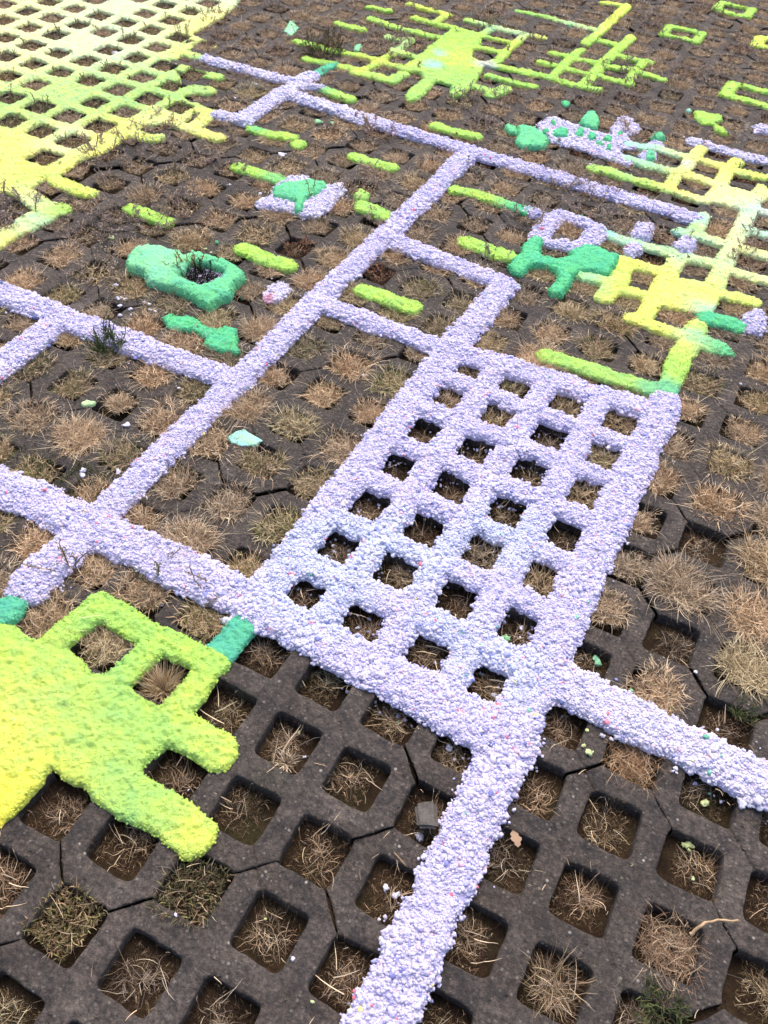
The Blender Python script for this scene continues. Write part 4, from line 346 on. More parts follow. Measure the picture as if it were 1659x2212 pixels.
for k in range(-14, 8):
    S = 5+4*k
    for n in range(-8, 9):
        D = 6-2*k+6*n
        i, j = (S+D)/2, (S-D)/2; x, y = i*PITCH, -j*PITCH
        if not (-4.0 < x < 2.1 and -2.6 < y < 4.9): continue
        m = to_px(x, y)
        if m is None or not (-420 < m[0] < 2080 and -60 < m[1] < 2700): continue
        e = shift(x, y); o = link('grid_paver', PAVER[rp.randrange(3)], None, (x+e[0]+rp.gauss(0, .001), y+e[1]+rp.gauss(0, .001), max(-.002, min(.003, rp.gauss(0, .002)))))
        o.rotation_euler = (rp.gauss(0, .005), rp.gauss(0, .005), rp.gauss(0, .006)+(math.pi if rp.random() < .5 else 0))
        tag(o, 'concrete grid paver centred '+where(math.floor(i), math.floor(j)), 'paver', 'dark concrete grid pavers paving the ground')
        PAV.append(o)
# ------------------------------------------------------------------ coloured paper pulp
PIG = dict(LV=(.69, .645, .86), LW=(.75, .71, .87), PB=(.665, .70, .88), PK=(.90, .30, .38), LM=(.50, .84, .18), YL=(.91, .93, .28), YE=(.98, .97, .13), YG=(.73, .92, .19), PY=(.94, .97, .52),
           PW=(.80, .93, .62), WG=(.74, .90, .60), PG=(.62, .88, .50), LG=(.46, .78, .22), OG=(.58, .80, .32), MT=(.42, .94, .58), MG=(.20, .74, .40), GR=(.14, .68, .35), TL=(.14, .62, .42), PT=(.46, .88, .76))
def seg_d(px, py, pts):
    d = np.full(px.shape, 9.)
    if len(pts) == 1: return np.hypot(px-pts[0][0], py-pts[0][1])
    for (ax, ay), (bx, by) in zip(pts[:-1], pts[1:]):
        vx, vy = bx-ax, by-ay; L2 = vx*vx+vy*vy+1e-12
        t = np.clip(((px-ax)*vx+(py-ay)*vy)/L2, 0, 1); d = np.minimum(d, np.hypot(px-ax-t*vx, py-ay-t*vy))
    return d
def poly_d(px, py, pts):
    d = seg_d(px, py, pts+[pts[0]]); ins = np.zeros(px.shape, bool)
    for (ax, ay), (bx, by) in zip(pts, pts[1:]+[pts[0]]):
        c = (ay > py) != (by > py)
        with np.errstate(divide='ignore', invalid='ignore'): xi = (bx-ax)*(py-ay)/(by-ay)+ax
        ins ^= c & (px < xi)
    return np.where(ins, -d, d)
def sq_d(px, py, c, s, r=.012):
    a = np.abs(px-c[0])-(s-r); b = np.abs(py-c[1])-(s-r)
    return np.hypot(np.maximum(a, 0), np.maximum(b, 0))+np.minimum(np.maximum(a, b), 0)-r
def field(th, px, py):
    """signed distance to the pulp outline (negative inside) and the index of the nearest stroke"""
    sty = th[3]; shapes = th[5]
    wx = fbm(px, py, .05, 31)*(.006 if sty == 'crumb' else .004)+fbm(px, py, .013, 41, 3)*(.0092 if sty == 'crumb' else .0044)
    wy = fbm(px, py, .05, 33)*(.006 if sty == 'crumb' else .004)+fbm(px, py, .013, 43, 3)*(.0092 if sty == 'crumb' else .0044)
    X_, Y_ = px+wx, py+wy
    best = np.full(px.shape, 1.); lab = np.zeros(px.shape, np.int32); sub = np.full(px.shape, -1.)
    for n, (k, hw, pts, nm) in enumerate(shapes):
        q = [(a/1000, b/1000) for a, b in pts]; qa = np.array(q); m = hw+.08
        w = (px > qa[:, 0].min()-m) & (px < qa[:, 0].max()+m) & (py > qa[:, 1].min()-m) & (py < qa[:, 1].max()+m)
        if not w.any(): continue
        xx, yy = X_[w], Y_[w]
        if k == 'L': d = seg_d(xx, yy, q)-hw*(.87 if sty == 'crumb' else .88)*(1+.10*fbm(xx, yy, .08, 57, 2))
        elif k == 'P': d = poly_d(xx, yy, q)
        elif k == 'X': sub[w] = np.maximum(sub[w], -poly_d(xx, yy, q)); continue
        elif k == 'H':
            hs = hw*(1.0+.16*hash2(np.array([pts[0][0]]), np.array([pts[0][1]]), 3)[0]); sub[w] = np.maximum(sub[w], -sq_d(xx, yy, q[0], hs)); continue
        b = best[w]; l = lab[w]; c = d < b; l[c] = n; lab[w] = l
        kk = .006; hmx = np.clip(.5+.5*(b-d)/kk, 0, 1); best[w] = b*(1-hmx)+d*hmx-kk*hmx*(1-hmx)
    return np.maximum(best, sub), lab
_ico = {}
def ico(level):
    if level not in _ico:
        bm = bmesh.new(); bmesh.ops.create_icosphere(bm, subdivisions=level, radius=1.0)
        v = np.array([t.co[:] for t in bm.verts]); f = np.array([[x.index for x in t.verts] for t in bm.faces]); bm.free(); _ico[level] = (v, f)
    return _ico[level]
def crumb_cloud(px, py, pz, rad, level, rng, flat=.8):
    """many small lumpy grains as one vertex/face block"""
    v, f = ico(level); n = len(px)
    ang = rng.random(n)*6.283; ca, sa = np.cos(ang), np.sin(ang)
    sc = rad[:, None]*(1+rng.uniform(-.3, .3, (n, 3))); sc[:, 2] *= flat
    P_ = v[None]*(1+rng.uniform(-.34, .34, (n, len(v), 1)))*sc[:, None, :]
    x = P_[..., 0]*ca[:, None]-P_[..., 1]*sa[:, None]; y = P_[..., 0]*sa[:, None]+P_[..., 1]*ca[:, None]
    out = np.stack([x+px[:, None], y+py[:, None], P_[..., 2]+pz[:, None]], -1).reshape(-1, 3)
    return out, (f[None]+(np.arange(n)*len(v))[:, None, None]).reshape(-1, 3), len(v)
def pigment(th, px, py):
    cols = th[6]; acc = np.zeros(px.shape+(3,)); wsum = np.full(px.shape, 1e-9)
    wx = px+fbm(px, py, .06, 71)*.022; wy = py+fbm(px, py, .06, 73)*.022
    for x, y, k, r in cols:
        d2 = ((wx-x/1000)**2+(wy-y/1000)**2)/(r*r*.30); w = np.exp(-np.minimum(d2, 60.))+1e-5/(1+d2)**2
        w = w*(1.+.06/r)
        acc += w[..., None]*np.array(PIG[k]); wsum += w
    return acc/wsum[..., None]
def height(th, d, px, py):
    crumb = th[3] == 'crumb'; H = th[4]*(.50 if crumb else 1 if th[4] < .009 else .52 if th[4] < .033 else .65)
    e = np.clip(-d/(min(H, .018)*(.8 if crumb else .6)), 0, 1); c = np.sqrt(np.maximum(0, 1-(1-e)**2)); dome = np.clip(-d/.042, 0, 1); dome = dome*(2-dome)
    flat = H < .009
    z = H*(c*.74+dome*(.0 if flat else .26))
    if crumb: z = z*(1+.22*fbm(px, py, .05, 81, 2))+fbm(px, py, .013, 83, 3)*.006*c
    elif not flat: z = z*(1+.08*fbm(px, py, .06, 81, 2))+(fbm(px, py, .02, 85, 3)*.0040+fbm(px, py, .008, 87, 2)*.0042)*c
    return z
def build_pulp(th):
    name, label, cat, sty, H, shapes, cols, group = th
    allp = np.array([q for s in shapes if s[0] in 'LP' for q in s[2]])/1000; m = .07
    x0, y0 = allp.min(0)-m; x1, y1 = allp.max(0)+m
    dist = math.sqrt(((allp.mean(0)-np.array(CAM[:2]))**2).sum()+CAM[2]**2)
    g = (.0034 if sty == 'crumb' else max(.0022, min(.0036, .0013*dist)))
    if max(x1-x0, y1-y0) > 2: g = max(g, .0036)
    PX, PY = np.meshgrid(np.arange(x0, x1, g), np.arange(y0, y1, g))
    d, lab = field(th, PX, PY)
    keep = d < 0; q = keep[:-1, :-1] | keep[:-1, 1:] | keep[1:, :-1] | keep[1:, 1:]
    # snap the rim vertices onto the outline
    gy, gx = np.gradient(np.clip(d, -.02, .02), g); gn = np.hypot(gx, gy)+1e-6
    rim = (d >= 0); k = np.where(rim, np.clip(d, 0, g*1.5), 0); QX, QY = PX-gx/gn*k, PY-gy/gn*k
    z = np.where(rim, -.003, height(th, d, PX, PY))
    col = pigment(th, PX, PY)
    if sty == 'crumb': col = col*np.array([.9, .9, .96])  # bluish crevice shade between the grains, put into the base colour
    ny, nx = PX.shape; idx = np.arange(nx*ny).reshape(ny, nx)
    F = np.stack([idx[:-1, :-1], idx[:-1, 1:], idx[1:, 1:], idx[1:, :-1]], -1)[q]; FL = lab[:-1, :-1][q]
    VX = np.stack([QX, QY, z], -1).reshape(-1, 3); CC = col.reshape(-1, 3)
    # rough grains on top of crumbly pulp
    if sty == 'crumb':
        rng = np.random.default_rng(len(label)*7+5)
        near = dist < 3.2
        A = []
        for sp, r0, r1, lv, off in ((.0043, .0017, .0034, 1, .35), (.0100, .0034, .0054, 2, -.15)):
            cx, cy = np.meshgrid(np.arange(x0, x1, sp), np.arange(y0, y1, sp)); cx = cx+rng.uniform(-.5, .5, cx.shape)*sp; cy = cy+rng.uniform(-.5, .5, cy.shape)*sp
            cx, cy = cx.ravel(), cy.ravel(); dd, ll = field(th, cx, cy); kx = dd < .0015; cx, cy, dd, ll = cx[kx], cy[kx], dd[kx], ll[kx]
            dc = np.sqrt((cx-CAM[0])**2+(cy-CAM[1])**2+CAM[2]**2)
            kp = rng.random(len(cx)) < np.clip(2.2/dc, .35, 1)**1.5; cx, cy, dd, ll, dc = cx[kp], cy[kp], dd[kp], ll[kp], dc[kp]
            rad = rng.uniform(r0, r1, len(cx))*(1+.45*fbm(cx, cy, .07, 63, 2))*np.clip(dc/2.3, 1, 1.55)
            zc = height(th, np.minimum(dd, -.0015), cx, cy)+rad*off*rng.random(len(cx)); A.append((cx, cy, zc, rad, ll, dc, np.full(len(cx), lv)))
        # a fringe of grains that rolled off the edge
        nf = int((x1-x0)*(y1-y0)*26000); cx = rng.uniform(x0, x1, nf); cy = rng.uniform(y0, y1, nf); dd, ll = field(th, cx, cy)
        kf = (dd > .0015) & (dd < .035) & (rng.random(nf) < np.exp(-dd/.006)*(.12+.6*(fbm(cx, cy, .09, 15, 2) > .05))); cx, cy, dd, ll = cx[kf], cy[kf], dd[kf], ll[kf]
        A.append((cx, cy, np.where(in_hole(cx, cy), -.021, .0015), rng.uniform(.0014, .0038, len(cx)), ll, np.sqrt((cx-CAM[0])**2+(cy-CAM[1])**2+CAM[2]**2), np.full(len(cx), 1)))
        cx, cy, zc, rad, ll, dc, lvl = [np.concatenate(t) for t in zip(*A)]
        base = pigment(th, cx, cy)*(1+rng.uniform(-.07, .07, (len(cx), 1)))
        u = rng.random(len(cx))
        base[u < .16] *= np.array([.80, .84, 1.0]); base[(u > .16) & (u < .34)] = base[(u > .16) & (u < .34)]*.5+np.array([.82, .76, .86])*.5  # bluish grains: blue flecks, plus small blue-grey shadows put into the colour
        base[u > .996] = (.92, .26, .36); base[(u > .985) & (u < .996)] = (.90, .58, .72); base[(u > .955) & (u < .983)] = base[(u > .955) & (u < .983)]*np.array([.45, .50, .80]); base[(u > .976) & (u < .980)] = (.14, .18, .42); base[(u > .9745) & (u < .976)] = (.25, .62, .45); base[(u > .973) & (u < .9737)] = (.9, .8, .3)
        closer = (lvl == 2) & (dc < 3.2)
    if sty == 'felt':
        rng = np.random.default_rng(len(label)*3+1); sp = .0046 if dist < 3 else .0075
        cx, cy = np.meshgrid(np.arange(x0, x1, sp), np.arange(y0, y1, sp)); cx = (cx+rng.uniform(-.5, .5, cx.shape)*sp).ravel(); cy = (cy+rng.uniform(-.5, .5, cy.shape)*sp).ravel()
        dd, ll = field(th, cx, cy); kx = (dd < .0012) & ((dd > -.011) | (rng.random(len(cx)) < .30)); cx, cy, dd, ll = cx[kx], cy[kx], dd[kx], ll[kx]
        rad = rng.uniform(.0012, .0030, len(cx))*(1.25 if dist > 3 else 1); zc = height(th, np.minimum(dd, -.0012), cx, cy)-rad*np.where(dd > -.011, rng.uniform(.1, .6, len(cx)), .72)
        base = pigment(th, cx, cy)*(1+rng.uniform(-.10, .08, (len(cx), 1))); closer = np.zeros(len(cx), bool)
    names = {}
    multi = len([s for s in shapes if s[0] in 'LP']) > 1
    root = None; ctr = allp.mean(0); off = np.array([ctr[0], ctr[1], 0.])
    if multi:
        root = bpy.data.objects.new(name, None); COL.objects.link(root); root.location = off; root.empty_display_size = .05; tag(root, label, cat, group)
    for n, s in enumerate(shapes):
        if s[0] not in 'LP': continue
        ff = F[FL == n]
        if not len(ff): continue
        used = np.unique(ff); remap = np.zeros(nx*ny, np.int32); remap[used] = np.arange(len(used))
        v = VX[used]-off; c = CC[used]; faces = [remap[ff]]; mats = [M_FELT if sty == 'felt' else M_CRUMB]
        if H > .009:
            for lv, sel in ((2, (ll == n) & closer), (1, (ll == n) & ~closer)):
                if not sel.any(): continue
                cv, cf, nvv = crumb_cloud(cx[sel], cy[sel], zc[sel], rad[sel], lv, rng)
                faces.append(cf+len(v)); v = np.concatenate([v, cv-off]); c = np.concatenate([c, np.repeat(base[sel], nvv, 0)])
        me = mesh_from(s[3], v, faces, mats, color=c)
        if multi: link(s[3], me, root)
        else: o = link(name, me, None, off); tag(o, label, cat, group)
for th in THINGS: build_pulp(th)
# loose crumbs of pulp
rc = random.Random(5); PC = dict(W=(.82, .80, .93), M=(.40, .84, .52), G=(.12, .62, .36), Y=(.80, .90, .48))
CN = dict(W='white crumb', M='mint crumb', G='green crumb', Y='pale lime crumb')
npr = np.random.default_rng(8); lbl = []
for x, y, r, k in CRUMBS:
    r_ = r*.00068; n = max(2, min(7, int(r/2.2)))
    a = npr.uniform(-1, 1, (n, 2))*r_*.8; rr = npr.uniform(.45, .8, n)*r_; rr[0] = r_*.8; a[0] = 0
    v, f, nv = crumb_cloud(a[:, 0], a[:, 1], rr*.45, rr, 2, npr, .6)
    v = v*(1+.18*np.sin(v[:, :1]*2100+v[:, 1:2]*1700))
    c = np.array(PC[k])*np.repeat(npr.uniform(.85, 1.05, (n, 1)), nv, 0)
    e = shift(x/1000, y/1000); hi, hj = (x/1000-e[0])/PITCH, -(y/1000-e[1])/PITCH
    inh = abs(hi-round(hi)) < .29 and abs(hj-round(hj)) < .29
    o = link('pulp_crumb', mesh_from('pulp_crumb', v, [f], M_CRUMB if k == 'W' else M_FELT, color=c), None, (x/1000, y/1000, -.022 if inh else .001))
    lbl.append((o, CN[k]+(' in hole, ' if inh else ' on paver, ')+where(round(hi), round(hj)), to_px(x/1000, y/1000)[0]))
ORD = 'second third fourth fifth sixth seventh eighth ninth'.split()
for l in sorted(set(q[1] for q in lbl)):
    same = sorted([q for q in lbl if q[1] == l], key=lambda q: q[2])
    for n, (o, _, _x) in enumerate(same):
        pre = '' if len(same) == 1 else ('leftmost ' if n == 0 else 'rightmost ' if n == len(same)-1 else ORD[n-1]+' leftmost ')
        tag(o, pre+l, 'crumb', 'loose crumbs of pulp')
# ------------------------------------------------------------------ dry grass and weeds
def covered(x, y):
    for b, th in BOXES:
        if b[0] < x < b[2] and b[1] < y < b[3]:
            pts = np.array([[x, y], [x+.03, y+.03], [x-.03, y-.03], [x-.03, y+.03], [x+.03, y-.03]])
            d, _ = field(th, pts[:, 0], pts[:, 1])
            if (d < 0).all(): return True
    return False
BOXES = []
for th in THINGS:
    a = np.array([q for s in th[5] if s[0] in 'LP' for q in s[2]])/1000; BOXES.append(((a[:, 0].min()-.06, a[:, 1].min()-.06, a[:, 0].max()+.06, a[:, 1].max()+.06), th))
def blades(rng, n, base_r, L0, L1, tilt0, tilt1, w0, w1, cols, curl=.8, jitter=.8, zb=-.01, seg=5, square=True, lean=None):
    """n thin curved tapering blades as one block"""
    K = 1 if lean is None else rng.integers(3, 7); kc = rng.uniform(-base_r, base_r, (K, 2))*.75 if K > 1 else np.zeros((1, 2)); ki = rng.integers(0, K, n)
    if square: bx, by = rng.uniform(-base_r, base_r, n), rng.uniform(-base_r, base_r, n)
    else:
        a = rng.random(n)*6.283; rr = np.sqrt(rng.random(n))*base_r; bx, by = rr*np.cos(a), rr*np.sin(a)
    if K > 1:
        bx = kc[ki, 0]+bx*.5; by = kc[ki, 1]+by*.5
    az = np.arctan2(by-kc[ki, 1], bx-kc[ki, 0])+rng.normal(0, jitter, n)
    L = rng.uniform(L0, L1, n)*rng.uniform(.6, 1, n); tl = rng.uniform(tilt0, tilt1, n); w = rng.uniform(w0, w1, n)
    P = np.stack([bx, by, np.full(n, zb)+rng.uniform(-.004, .002, n)], -1); az2 = az.copy(); t2 = tl.copy()
    dc = rng.normal(.35, .35, n)*curl/seg; da = rng.normal(0, .55, n)*curl/seg
    V = []; st = L/seg
    roll = rng.uniform(0, 3.14, n)
    for s in range(seg+1):
        dirv = np.stack([np.sin(t2)*np.cos(az2), np.sin(t2)*np.sin(az2), np.cos(t2)], -1)
        side = np.stack([-np.sin(az2), np.cos(az2), np.zeros(n)], -1); up = np.cross(dirv, side)
        sv = side*np.cos(roll)[:, None]*1.0+up*np.sin(roll)[:, None]
        ww = (w*(1-.85*(s/seg)**1.5)/2)[:, None]
        V.append(P-sv*ww); V.append(P+sv*ww)
        P = P+dirv*st[:, None]; low = P[:, 2] < .0025; out = np.maximum(np.abs(P[:, 0]), np.abs(P[:, 1])) > .043
        P[:, 2] = np.where(out & low, .0025+rng.random(n)*.002, np.maximum(P[:, 2], -.02))
        t2 = np.minimum(t2+dc+rng.normal(0, .10, n), 1.9); az2 = az2+da
    V = np.stack(V, 1)                       # n, 2(seg+1), 3
    base = np.arange(n)[:, None, None]*(2*(seg+1)); k = np.arange(seg)[None, :, None]*2
    F = (base+k+np.array([0, 1, 3, 2])[None, None, :]).reshape(-1, 4)
    cc = np.array([cols[i][0] for i in rng.choice(len(cols), n, p=np.array([c[1] for c in cols])/sum(c[1] for c in cols))])
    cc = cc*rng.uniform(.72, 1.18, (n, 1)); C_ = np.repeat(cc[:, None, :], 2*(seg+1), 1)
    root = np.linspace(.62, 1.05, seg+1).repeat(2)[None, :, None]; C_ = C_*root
    return V.reshape(-1, 3), F, C_.reshape(-1, 3)
def join(parts):
    V = []; F = []; C_ = []; o = 0
    for v, f, c in parts: V.append(v); F.append(f+o); C_.append(c); o += len(v)
    return np.concatenate(V), np.concatenate(F), np.concatenate(C_)
TAN = (.68, .51, .335); PALE = (.86, .70, .50); BRN = (.38, .265, .17); DK = (.17, .115, .065); OLV = (.31, .29, .12); GRN = (.10, .13, .045); GRY = (.44, .35, .29); RED = (.26, .10, .065); PUR = (.50, .40, .37)
def lumps(rng, pts, rad, cols):
    v, f, nv = crumb_cloud(pts[:, 0], pts[:, 1], pts[:, 2], rad, 1, rng, .9)
    f4 = np.concatenate([f, f[:, 2:3]], 1); c = np.array(cols)[rng.integers(0, len(cols), len(pts))]*rng.uniform(.7, 1.2, (len(pts), 1))
    return v, f, np.repeat(c, nv, 0)
def sprigs(rng, n, R, H0, H1, cols, tips, up=.6):
    """little branching stems with tiny leaf clusters"""
    st = []; lf = []
    for s in range(n):
        a = rng.random()*6.283; r = R*math.sqrt(rng.random()); base = np.array([r*math.cos(a), r*math.sin(a), -.012]); h = rng.uniform(H0, H1)
        az = a+rng.normal(0, .8); tilt = abs(rng.normal(up, .35)); p = base; segs = 6
        path = [p]
        for k in range(segs):
            d = np.array([math.sin(tilt)*math.cos(az), math.sin(tilt)*math.sin(az), math.cos(tilt)]); p = p+d*h/segs
            if p[2] < .004 and max(abs(p[0]), abs(p[1])) > .04: p = np.array([p[0], p[1], .004])
            path.append(p); tilt = max(.05, tilt+rng.normal(.0, .2)); az += rng.normal(0, .35)
        st.append((np.array(path), .0013))
        for k in range(2, segs+1):
            for b in range(rng.integers(1, 4)):
                ba = rng.random()*6.283; bl = rng.uniform(.005, .016)*(1.1-k/segs*.5)
                q = path[k]; q2 = q+np.array([math.cos(ba)*bl*.8, math.sin(ba)*bl*.8, bl*rng.uniform(.2, .9)]); st.append((np.array([q, q2]), .0008))
                for l in range(3): lf.append(q+(q2-q)*rng.uniform(.4, 1.1)+rng.normal(0, .0018, 3))
    V = []; F = []; C_ = []; o = 0
    for path, w in st:
        n_ = len(path)
        for ax in ((1, 0, 0), (0, 1, 0)):
            d = np.array(ax)*w
            for q in path: V += [q-d, q+d]
            for k in range(n_-1): F.append([o+2*k, o+2*k+1, o+2*k+3, o+2*k+2])
            o += 2*n_; c = np.array(cols[rng.integers(len(cols))])*rng.uniform(.7, 1.1); C_ += [c]*(2*n_)
    # small folded leaves, two crossed quads
    lf = np.array(lf)
    for q in lf:
        s = rng.uniform(.0016, .0034); u = rng.normal(0, 1, 3); u /= np.linalg.norm(u); v = np.cross(u, rng.normal(0, 1, 3)); v /= np.linalg.norm(v)+1e-9
        c = np.array(tips[rng.integers(len(tips))])*rng.uniform(.7, 1.25)
        V += [q-u*s, q+v*s*.5, q+u*s, q-v*s*.5]; F.append([o, o+1, o+2, o+3]); o += 4; C_ += [c]*4
    return np.array(V), np.array(F), np.array(C_)
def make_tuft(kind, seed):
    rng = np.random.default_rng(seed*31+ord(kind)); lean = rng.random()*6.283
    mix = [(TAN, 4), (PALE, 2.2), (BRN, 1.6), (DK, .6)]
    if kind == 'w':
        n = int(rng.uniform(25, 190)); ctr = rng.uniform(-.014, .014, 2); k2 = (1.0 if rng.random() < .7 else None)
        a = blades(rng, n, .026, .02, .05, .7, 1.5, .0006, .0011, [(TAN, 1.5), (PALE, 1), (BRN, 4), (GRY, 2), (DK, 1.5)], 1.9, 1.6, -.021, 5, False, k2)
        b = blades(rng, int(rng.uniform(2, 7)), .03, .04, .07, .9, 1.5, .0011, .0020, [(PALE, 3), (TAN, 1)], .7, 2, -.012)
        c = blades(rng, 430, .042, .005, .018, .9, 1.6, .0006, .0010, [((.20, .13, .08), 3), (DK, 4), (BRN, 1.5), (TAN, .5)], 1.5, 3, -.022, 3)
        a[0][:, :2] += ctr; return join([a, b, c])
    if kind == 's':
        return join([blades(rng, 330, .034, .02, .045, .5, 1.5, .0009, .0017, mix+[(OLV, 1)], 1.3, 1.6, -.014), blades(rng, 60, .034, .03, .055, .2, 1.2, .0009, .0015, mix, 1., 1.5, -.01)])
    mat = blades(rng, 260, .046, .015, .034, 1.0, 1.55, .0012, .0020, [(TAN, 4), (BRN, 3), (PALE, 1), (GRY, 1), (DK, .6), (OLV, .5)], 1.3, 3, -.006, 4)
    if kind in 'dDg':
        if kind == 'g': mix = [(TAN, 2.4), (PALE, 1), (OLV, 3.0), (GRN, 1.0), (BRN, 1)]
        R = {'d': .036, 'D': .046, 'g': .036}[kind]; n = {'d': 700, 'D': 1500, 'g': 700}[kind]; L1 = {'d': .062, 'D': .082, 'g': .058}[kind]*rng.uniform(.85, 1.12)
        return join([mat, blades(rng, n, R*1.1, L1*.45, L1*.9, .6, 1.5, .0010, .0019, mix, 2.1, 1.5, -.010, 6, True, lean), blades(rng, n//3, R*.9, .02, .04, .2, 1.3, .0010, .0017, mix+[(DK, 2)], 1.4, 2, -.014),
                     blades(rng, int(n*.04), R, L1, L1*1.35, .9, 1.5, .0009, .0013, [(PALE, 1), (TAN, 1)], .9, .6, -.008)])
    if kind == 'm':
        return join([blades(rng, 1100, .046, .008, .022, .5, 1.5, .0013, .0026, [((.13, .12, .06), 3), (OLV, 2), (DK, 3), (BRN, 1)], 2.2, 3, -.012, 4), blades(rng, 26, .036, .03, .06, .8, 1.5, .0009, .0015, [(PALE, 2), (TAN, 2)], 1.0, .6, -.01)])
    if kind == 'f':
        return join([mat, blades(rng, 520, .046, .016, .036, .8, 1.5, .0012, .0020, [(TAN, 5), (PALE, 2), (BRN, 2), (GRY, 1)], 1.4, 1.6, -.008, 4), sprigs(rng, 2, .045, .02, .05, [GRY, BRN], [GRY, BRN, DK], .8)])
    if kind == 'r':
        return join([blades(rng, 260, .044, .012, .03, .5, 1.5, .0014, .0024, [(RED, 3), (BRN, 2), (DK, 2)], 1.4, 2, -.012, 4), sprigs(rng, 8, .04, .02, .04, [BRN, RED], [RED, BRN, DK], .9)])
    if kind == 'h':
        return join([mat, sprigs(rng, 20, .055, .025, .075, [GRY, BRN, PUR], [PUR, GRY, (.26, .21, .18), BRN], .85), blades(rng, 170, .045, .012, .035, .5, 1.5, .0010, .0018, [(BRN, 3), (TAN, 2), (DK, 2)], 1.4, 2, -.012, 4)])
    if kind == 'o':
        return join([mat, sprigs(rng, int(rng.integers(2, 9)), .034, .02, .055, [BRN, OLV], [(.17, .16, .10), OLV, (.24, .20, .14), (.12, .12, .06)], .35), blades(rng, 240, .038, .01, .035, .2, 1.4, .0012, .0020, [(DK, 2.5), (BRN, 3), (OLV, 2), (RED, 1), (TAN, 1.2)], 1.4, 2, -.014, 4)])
KINDS = {'w': 16, 's': 5, 'd': 12, 'D': 4, 'g': 5, 'm': 2, 'f': 6, 'r': 3, 'h': 6, 'o': 6}
LAB = {'w': ('sparse dry straw wisps', 'grass tuft'), 's': ('flattened tan grass', 'grass tuft'), 'd': ('dense tan grass tuft', 'grass tuft'), 'D': ('spreading tan grass tuft', 'grass tuft'),
       'g': ('olive and tan grass tuft', 'grass tuft'), 'm': ('mossy dark olive grass clump', 'grass tuft'), 'f': ('low brown dry grass clump', 'grass tuft'), 'r': ('reddish brown low weed', 'weed'), 'h': ('grey brown dried weed', 'weed'), 'o': ('dark olive upright weed', 'weed')}
TM = {}
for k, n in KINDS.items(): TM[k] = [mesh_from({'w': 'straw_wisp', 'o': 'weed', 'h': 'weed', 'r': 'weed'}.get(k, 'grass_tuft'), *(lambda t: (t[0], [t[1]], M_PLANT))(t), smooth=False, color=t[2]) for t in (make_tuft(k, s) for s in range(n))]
rt = random.Random(21); spots = []
for k, L_ in TUFTS.items():
    for i, j in L_:
        x, y = i*PITCH, -j*PITCH; e = shift(x, y); x += e[0]; y += e[1]
        if covered(x, y): continue
        spots.append((math.hypot(math.hypot(x-CAM[0], y-CAM[1]), CAM[2]), k, i, j, x, y))
spots.sort(); cnt = {'grass tuft': 0, 'weed': 0}; rest = []
for dist, k, i, j, x, y in spots:
    lab, cat = LAB[k]; rot = rt.random()*6.283; sc = rt.uniform(.76, 1.18) if k != 'D' else rt.uniform(.75, .98)
    if k in 'wsm': rot = rt.randrange(4)*math.pi/2+rt.gauss(0, .08); sc = rt.uniform(.92, 1.04)
    me = TM[k][rt.randrange(len(TM[k]))]; z = 0.0 if k not in 'w' else -.004
    if cnt[cat] < 298:
        cnt[cat] += 1; o = link('grass_tuft' if cat == 'grass tuft' else 'weed', me, None, (x+rt.gauss(0, .006), y+rt.gauss(0, .006), z)); o.rotation_euler = (0, 0, rot); o.scale = (sc, sc, sc*rt.uniform(.85, 1.15))
        tag(o, lab+', '+where(i, j), cat, 'grass growing in the paver holes' if cat == 'grass tuft' else 'dried weeds growing in the paver holes')
    else: rest.append((me, x, y, z, rot, sc))
if rest:
    V = []; F = []; C_ = []; o_ = 0
    for me, x, y, z, rot, sc in rest:
        n = len(me.vertices); a = np.empty(n*3, np.float32); me.vertices.foreach_get('co', a); a = a.reshape(-1, 3)*sc
        c, s = math.cos(rot), math.sin(rot); a = np.stack([a[:, 0]*c-a[:, 1]*s+x, a[:, 0]*s+a[:, 1]*c+y, a[:, 2]+z], -1)
        f = np.empty(len(me.loops), np.int32); me.loops.foreach_get('vertex_index', f); cc = np.empty(n*4, np.float32); me.color_attributes['pigment'].data.foreach_get('color', cc)
        V.append(a); F.append(f.reshape(-1, 4)+o_); C_.append(cc.reshape(-1, 4)[:, :3]); o_ += n
    o = link('distant_grass', mesh_from('distant_grass', np.concatenate(V), [np.concatenate(F)], M_PLANT, smooth=False, color=np.concatenate(C_)))
    tag(o, 'low dry grass in the farthest paver holes at the top of the photo', 'grass', None, 'stuff')
# litter of broken straw and dry weed fragments lying on the pavers
rng = np.random.default_rng(77); parts = []
N = 6500; px = rng.uniform(-3.4, 1.6, N); py = rng.uniform(-2., 4.2, N)
dens = np.clip(fbm(px, py, .5, 3)*.9+.35+.5*(py > -.4), .06, 1); kp = rng.random(N) < dens; px, py = px[kp], py[kp]
v, f, c = blades(rng, len(px), .001, .006, .034, 1.35, 1.6, .0008, .0016, [(TAN, 2), (PALE, 1.3), (BRN, 3), (GRY, 2)], .9, 3, .0025, 4)
v = v.reshape(len(px), -1, 3); v[..., 2] = np.clip(v[..., 2], .0008, .006); v += np.stack([px, py, np.zeros(len(px))], -1)[:, None]; v = v.reshape(-1, 3)
o = link('straw_litter', mesh_from('straw_litter', v, [f], M_PLANT, smooth=False, color=c)); tag(o, 'scattered broken straw and dry bits lying on the pavers', 'litter', None, 'stuff')
